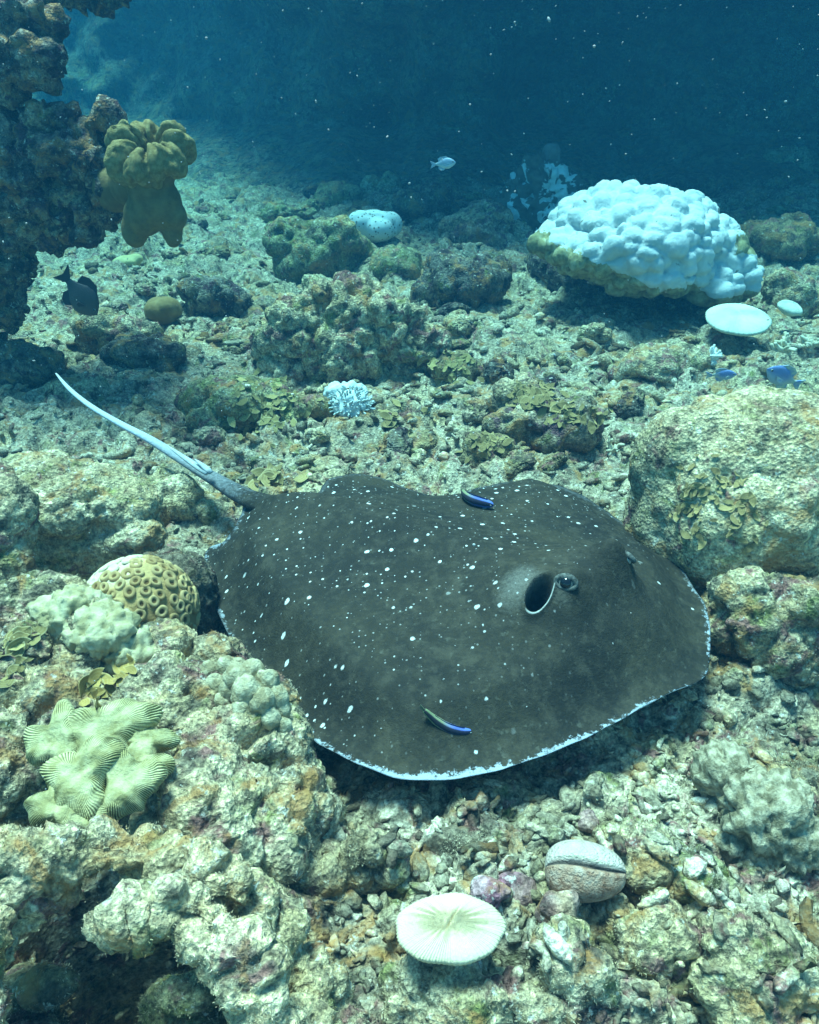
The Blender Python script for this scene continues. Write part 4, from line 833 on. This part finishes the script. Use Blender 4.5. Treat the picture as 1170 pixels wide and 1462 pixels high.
def damsel(px, py, y, length_px, fwd, up, cols, label, group=None, tall=.24):
    c = PY(px, py, y); L = length_px*M_PER_PX(c)*.80; e = empty('reef_fish', tuple(c)); tag(e, label, 'fish', group)
    V, f, u, s_ = fish_body(L, L*tall, L*.085, DP); me = fast_mesh('body', V, f); vert_attr(me, 'v', s_*.5+.5); vert_attr(me, 'u', u)
    m, nt, b = nodes_of('fish_skin'); k = NB(nt); k.l(k.mix(k.ramp(k.attr('u'), [(.62, 0.), (.9, 1.)]), k.ramp(k.attr('v'), [(.25, cols[1]), (.6, cols[0])]), cols[2]), b.inputs['Base Color']); b.inputs['Roughness'].default_value = .4; b.inputs['Specular IOR Level'].default_value = .4
    k.l(k.bump(k.vor(k.obj(), 260), .0008), b.inputs['Normal'])
    link('body', me, m, e); fm_ = plain_mat('fish_fin', cols[2], cols[0], 40); h = L*tall
    fin([(.44*L, .16*h), (.70*L, .72*h), (.62*L, .05*h), (.70*L, -.70*h), (.44*L, -.16*h)], .002*L/.1, fm_, 'tail_fin', e)
    fin([(-.22*L, .80*h), (-.02*L, 1.28*h), (.2*L, 1.25*h), (.34*L, .95*h), (.30*L, .40*h), (0, .85*h)], .0015*L/.1, fm_, 'dorsal_fin', e)
    fin([(0, -.90*h), (.1*L, -1.25*h), (.24*L, -1.15*h), (.33*L, -.75*h), (.3*L, -.40*h)], .0015*L/.1, fm_, 'anal_fin', e)
    for sg in (-1, 1):
        o = fin([(0, 0), (.16*L, .07*L), (.2*L, .0), (.14*L, -.06*L)], .001*L/.1, fm_, 'pectoral_fin', e); o.location = (-.2*L, sg*.075*L, -.1*h); o.rotation_euler = (0, .5, sg*.6)
        g_ = link('eye', em, None, e); g_.location = (-.38*L, sg*.042*L, .14*h); g_.scale = (.032*L,)*3; g_.rotation_euler = (-sg*PI/2, 0, 0)
    place(e, c, fwd, up); return e
BL = ((.13, .20, .42), (.28, .36, .48), (.44, .46, .36))
damsel(1116, 537, 2.75, 74, (-.85, -.2, .42), (.40, 0, .9), BL, 'blue damselfish with yellowish tail hovering over the huge boulder, the bigger of two')
damsel(1034, 535, 2.85, 44, (.9, -.2, .1), (0, 0, 1), BL, 'small blue damselfish hovering at the top edge of the huge boulder', tall=.22)
damsel(636, 233, 5.0, 40, (.9, -.3, .12), (0, .1, 1), ((.30, .36, .48), (.62, .66, .70), (.45, .5, .55)), 'small silvery fish hovering in the dark water', tall=.23)
damsel(117, 424, 2.75, 78, (.5, -.1, -.7), (.75, 0, .6), ((.040, .036, .034), (.055, .05, .045), (.035, .034, .034)), 'dark brown deep bodied fish by the foot of the pillar', tall=.36)
def wrasse(pts, z, label):
    pts3 = []
    for x, y in pts:
        q0 = P(x, y, .2); zz_ = ztop(q0[0], q0[1])+z; pts3.append(P(x, y, zz_))
    path = catmull(pts3, 8); n_ = len(path); u = np.linspace(0, 1, n_); L = np.linalg.norm(np.diff(path, axis=0), axis=1).sum()
    rad = np.interp(u, [0, .08, .3, .6, .85, .95, 1], [.035, .05, .075, .085, .07, .045, .012])*L
    v, f = tube(path, rad, 14, 1.15, True); e = empty('cleaner_wrasse', tuple(path[n_//2])); tag(e, label, 'fish')
    t_ = np.arange(14)*2*PI/14; sv = np.concatenate([np.tile(np.sin(t_), n_), [0, 0]]); uv = np.concatenate([np.repeat(u, 14), [0, 1]])
    me = fast_mesh('body', v, f); vert_attr(me, 'v', sv*.5+.5); vert_attr(me, 'u', uv)
    m, nt, b = nodes_of('wrasse_skin'); k = NB(nt)
    edge_c = k.ramp(k.attr('u'), [(.0, (.16, .20, .10)), (.35, (.22, .24, .14)), (.62, (.08, .12, .40)), (1., (.10, .17, .50))])
    back_c = k.ramp(k.attr('u'), [(.0, (.03, .03, .03)), (1., (.015, .018, .05))])
    k.l(k.mix(k.ramp(k.attr('v'), [(.30, 0.), (.42, 1.), (.86, 1.), (.93, .0)]), edge_c, back_c), b.inputs['Base Color']); b.inputs['Roughness'].default_value = .7
    child('body', me, m, e)
    d0 = path[0]-path[2]; d0 /= np.linalg.norm(d0); up = np.array([0, 0, 1.]); w_ = L*.05; th = np.cross(d0, up)*.0012
    q = [path[0]-d0*.01*L*2+up*w_*.6, path[0]+d0*L*.10+up*w_*1.0, path[0]+d0*L*.12-up*w_*.2, path[0]+d0*L*.10-up*w_*1.0, path[0]-d0*.02*L-up*w_*.6]
    q = np.array(q); me = bpy.data.meshes.new('tail_fin'); me.from_pydata(np.vstack([q+th, q-th]).tolist(), [], [[0, 1, 2, 3, 4], [9, 8, 7, 6, 5]]+[[i, i+5, (i+1) % 5+5, (i+1) % 5] for i in range(5)]); me.update()
    child('tail_fin', me, plain_mat('wrasse_tail', (.12, .13, .08)), e)
    kk = range(int(n_*.25), int(n_*.85)); a_ = np.array([path[i]+up*rad[i]*.9 for i in kk]); b2 = np.array([path[i]+up*(rad[i]*1.15+.03*L) for i in kk]); nn_ = len(a_)
    vv = np.vstack([a_, b2]); me = fast_mesh('dorsal_fin', vv, np.array([[i, i+1, nn_+i+1, nn_+i] for i in range(nn_-1)])); child('dorsal_fin', me, plain_mat('wrasse_dorsal', (.05, .07, .16)), e)
    for sg in (-1, 1):
        i = int(n_*.93); T_ = path[i]-path[i-2]; T_ /= np.linalg.norm(T_); S_ = np.cross(T_, up); g_ = link('eye', em, None, e)
        g_.location = Vector(path[i]+S_*sg*rad[i]*.9)-e.location; g_.scale = (L*.018,)*3; g_.rotation_euler = Vector(S_*sg).to_track_quat('Z', 'Y').to_euler()
wrasse([(606, 1014), (618, 1025), (632, 1035), (647, 1042), (662, 1045), (674, 1044)], .028, 'striped blue black cleaner wrasse above the front wing, with an olive tail')
wrasse([(661, 702), (666, 708), (676, 714), (690, 718), (705, 721)], .022, 'striped blue black cleaner wrasse skimming the far wing')

# ------------------------------------------------------------------ loose rubble
refresh()
def chunk(rng, n=1, flat=1.0, rough=.28):
    v = ICO[n][0]*np.array([1, rng.uniform(.38, .8), rng.uniform(.35, .7)*flat]); v = v*(1+rough*fbm(v*1.7+rng.uniform(0, 50), 2, 3)*2.4+rng.normal(size=len(v))*rough*.34)[:, None]
    return v, ICO[n][1]
def finger(rng):
    L = 1.0; pts = np.array([[-L, 0, 0], [-.4, rng.normal()*.12, rng.normal()*.08], [.3, rng.normal()*.2, rng.normal()*.1], [L, rng.normal()*.3, 0]])
    v, f = tube(catmull(pts, 2), np.array([.22, .27, .29, .27, .25, .22, .12])*rng.uniform(.8, 1.25), 6); 
    if rng.random() < .5:
        q0 = pts[2]; v2, f2 = tube(np.linspace(q0, q0+np.array([.35, .6*rng.choice([-1, 1]), .15]), 3), np.array([.2, .19, .11]), 5); v, f = join([(v, f), (v2, f2)])
    return v+rng.normal(size=v.shape)*.06, f
VAR = [chunk(RNG, 1, 1., .36) for _ in range(10)]+[chunk(RNG, 1, .45, .34) for _ in range(9)]+[finger(RNG) for _ in range(11)]
def scatter(n, y0, y1, smin, smax, power, spread=.60, mound=False):
    parts = []; ys = y0*(y1/y0)**RNG.random(n); xs_ = RNG.uniform(-1, 1, n)*(.32+spread*ys); zs_ = ground(xs_, ys)
    for i in range(n):
        v, f = VAR[RNG.integers(len(VAR))]; s_ = (smin+(smax-smin)*RNG.random()**power)*(.75+.25*ys[i]); v = v@rand_rot(RNG).T if RNG.random() < .3 else rot_z(v, RNG.uniform(0, 6.28))
        parts.append((v*s_+np.array([xs_[i], ys[i], zs_[i]+s_*.22]), f))
    return join(parts)
v, f = scatter(9500, .42, 6.0, .005, .024, 2.2)
o = link('fine_rubble', fast_mesh('fine_rubble', v, f), MT['rubble']); o['kind'] = 'stuff'; o['label'] = 'fine broken coral gravel covering the floor'; o['category'] = 'rubble'
GRP = [('rubble_chunk', 'palm sized pale broken coral chunk lying loose on the floor', [chunk(RNG, 2) for _ in range(7)], .85), ('rubble_plate', 'flat pale chip of dead coral lying loose on the floor', [chunk(RNG, 2, .38, .22) for _ in range(5)], 1.0), ('coral_stick', 'finger shaped broken coral branch lying loose on the floor', [finger(RNG) for _ in range(8)], 1.1)]
GRPN = ['loose broken coral chunks', 'loose flat coral chips', 'loose coral branch pieces']
dens_spots = [(650, 960, 1110, 1300, 60), (430, 700, 560, 680, 45), (540, 700, 1130, 1330, 25), (850, 1170, 1180, 1460, 45), (130, 480, 470, 650, 45), (480, 900, 450, 560, 35), (150, 560, 290, 420, 40), (560, 900, 1280, 1462, 20), (860, 960, 560, 720, 15)]
for gi, (nm, lab, vs_, sf) in enumerate(GRP):
    ms = [fast_mesh(nm, v, f) for v, f in vs_]
    for me in ms: me.materials.append(MT['rubble'])
    for (xa, xb, ya, yb, n_) in dens_spots:
        for i in range(int(n_*(.42, .25, .33)[gi])):
            x, y = RNG.uniform(xa, xb), RNG.uniform(ya, yb); q0 = P(x, y, .03); loc, nor = drop(q0[0], q0[1], .6 if q0[1] < 2.6 else 1.5)
            g0 = gz(loc[0], loc[1])
            if loc[2] > g0+.16 or not HITO.name.startswith(('seabed', 'fine_rubble', 'reef_rock')): continue
            o = link(nm, ms[i % len(ms)]); s_ = (.011+.026*RNG.random()**1.7)*sf*(.7+.28*loc[1]); o.scale = (s_,)*3
            o.location = (loc[0], loc[1], loc[2]+s_*.22); o.rotation_euler = (RNG.normal()*.35, RNG.normal()*.35, RNG.uniform(0, 6.28)); tag(o, lab, 'rubble', GRPN[gi])

# low rocks scattered over the farther floor
lowm = []
for i in range(8):
    mtn = ('rock', 'olive', 'purple', 'dark', 'rock', 'brown', 'pale', 'purple')[i]
    bl = [((0, 0, 0), (.8, .6, .5))]+[((RNG.uniform(-.6, .6), RNG.uniform(-.5, .5), RNG.uniform(-.1, .35)), (RNG.uniform(.25, .5),)*3) for _ in range(7)]
    me = blob_mesh('low_rock', bl, .05, 2, crust(4.0, .08, .035, .010, 300+i, 1.2)); me.materials.append(MT[mtn]); lowm.append(me)
for (xa, xb, ya, yb, n_) in ((280, 760, 262, 330, 34), (130, 700, 330, 500, 26), (1000, 1180, 240, 330, 16), (620, 1000, 470, 560, 14), (840, 1010, 225, 262, 8), (240, 480, 610, 680, 6), (520, 900, 560, 680, 12)):
    for i in range(n_):
        q0 = P(RNG.uniform(xa, xb), RNG.uniform(ya, yb), .03); loc, nor = drop(q0[0], q0[1], 1.5)
        if not HITO.name.startswith(('seabed', 'fine_rubble', 'rubble', 'coral_stick')): continue
        o = link('low_rock', lowm[RNG.integers(8)]); s_ = M_PER_PX(loc)*(12+26*RNG.random()**1.6); o.scale = (s_, s_, s_*RNG.uniform(.6, 1.)); o.location = (loc[0], loc[1], loc[2]+s_*.1); o.rotation_euler = (RNG.normal()*.2, RNG.normal()*.2, RNG.uniform(0, 6.28))
        tag(o, 'low crusted rock lying on the rubble floor behind the stingray', 'rock', 'low rocks scattered behind the stingray')
# short algal turf on the near rocks
TB = []
def turf(me, mw, n, lo, hi):
    c = np.empty(len(me.polygons)*3, np.float32); me.polygons.foreach_get('center', c); c = c.reshape(-1, 3).astype(float)
    nr = np.empty(len(me.polygons)*3, np.float32); me.polygons.foreach_get('normal', nr); nr = nr.reshape(-1, 3).astype(float)
    keep = (c[:, 1] < 2.6) & (c[:, 1] > .3) & (nr[:, 2] > -.3) & (fbm(c*9, 2, 401) > -.08); idx = np.flatnonzero(keep)
    if len(idx) == 0: return
    idx = RNG.choice(idx, n); p0 = c[idx]+RNG.normal(size=(n, 3))*.002; d_ = nr[idx]+RNG.normal(size=(n, 3))*.55; d_ /= np.linalg.norm(d_, axis=1)[:, None]
    sd_ = np.cross(d_, RNG.normal(size=(n, 3))); sd_ /= np.linalg.norm(sd_, axis=1)[:, None]; L_ = RNG.uniform(lo, hi, n)[:, None]; w_ = L_*.10+.0004
    v = np.stack([p0-sd_*w_-d_*.001, p0+sd_*w_-d_*.001, p0+d_*L_], 1).reshape(-1, 3); TB.append(v)
for o_ in list(sc.objects):
    if o_.type != 'MESH': continue
    if o_.name.startswith(('reef_mound', 'reef_arch')): turf(o_.data, None, 40000, .0015, .0042)
    elif o_.name.startswith('reef_rock') and coords(o_.data)[:, 1].min() < 2.3: turf(o_.data, None, 4000, .0015, .005)
turf(gm, None, 20000, .0015, .005)
v = np.vstack(TB); m = reef_mat('algal_turf', pale=(.64, .57, .40), mid=(.40, .34, .20), dark=(.2, .16, .1), amount=(.2, .35, .3)); o = link('algal_turf', fast_mesh('algal_turf', v, np.arange(len(v)).reshape(-1, 3)), m)
o['kind'] = 'stuff'; o['label'] = 'short fuzzy algal turf growing over the near rocks'; o['category'] = 'algae'

# ------------------------------------------------------------------ drifting specks in the water
parts = []
for i in range(650):
    px, py = RNG.uniform(-60, 1230), 1200*RNG.random()**1.5-30; dist = RNG.uniform(.7, 4.5)
    d_ = ray(px, py); d_ /= np.linalg.norm(d_); c = np.array([0, 0, CAM_H])+d_*dist
    if c[2] < .30 or (c[1] > 2.6 and c[0] < -1.1): continue
    s_ = RNG.uniform(.0004, .0011)*(.5+.5*dist)*(1+1.5*(RNG.random() < .03)); v = ICO[1][0]*s_*np.array([1, 1, RNG.uniform(.8, 2.4)]); parts.append((v@rand_rot(RNG).T+c, ICO[1][1]))
v, f = join(parts); o = link('drifting_specks', fast_mesh('drifting_specks', v, f), plain_mat('speck', (.32, .34, .33))); o['kind'] = 'stuff'; o['label'] = 'pale specks drifting in the water'; o['category'] = 'plankton'

# ------------------------------------------------------------------ water
haze_mat = bpy.data.materials.new('sea_water'); haze_mat.use_nodes = True
nt = haze_mat.node_tree; nt.nodes.clear(); out = nt.nodes.new('ShaderNodeOutputMaterial'); pv = nt.nodes.new('ShaderNodeVolumePrincipled')
pv.inputs['Color'].default_value = (.006, .043, .080, 1); pv.inputs['Density'].default_value = .215
pv.inputs['Absorption Color'].default_value = (.008, .40, .46, 1); pv.inputs['Anisotropy'].default_value = .25
nt.links.new(pv.outputs[0], out.inputs['Volume'])
hx = np.array([[x, y, z] for x in (-19, 19) for y in (-3.2, 16) for z in (-2.2, 3.9)], float)
hf = np.array([[0, 1, 3, 2], [4, 6, 7, 5], [0, 4, 5, 1], [2, 3, 7, 6], [0, 2, 6, 4], [1, 5, 7, 3]])
o = link('haze', fast_mesh('haze', hx, hf, False), haze_mat); o['kind'] = 'stuff'; o['label'] = 'blue green sea water filling the whole scene'; o['category'] = 'water'
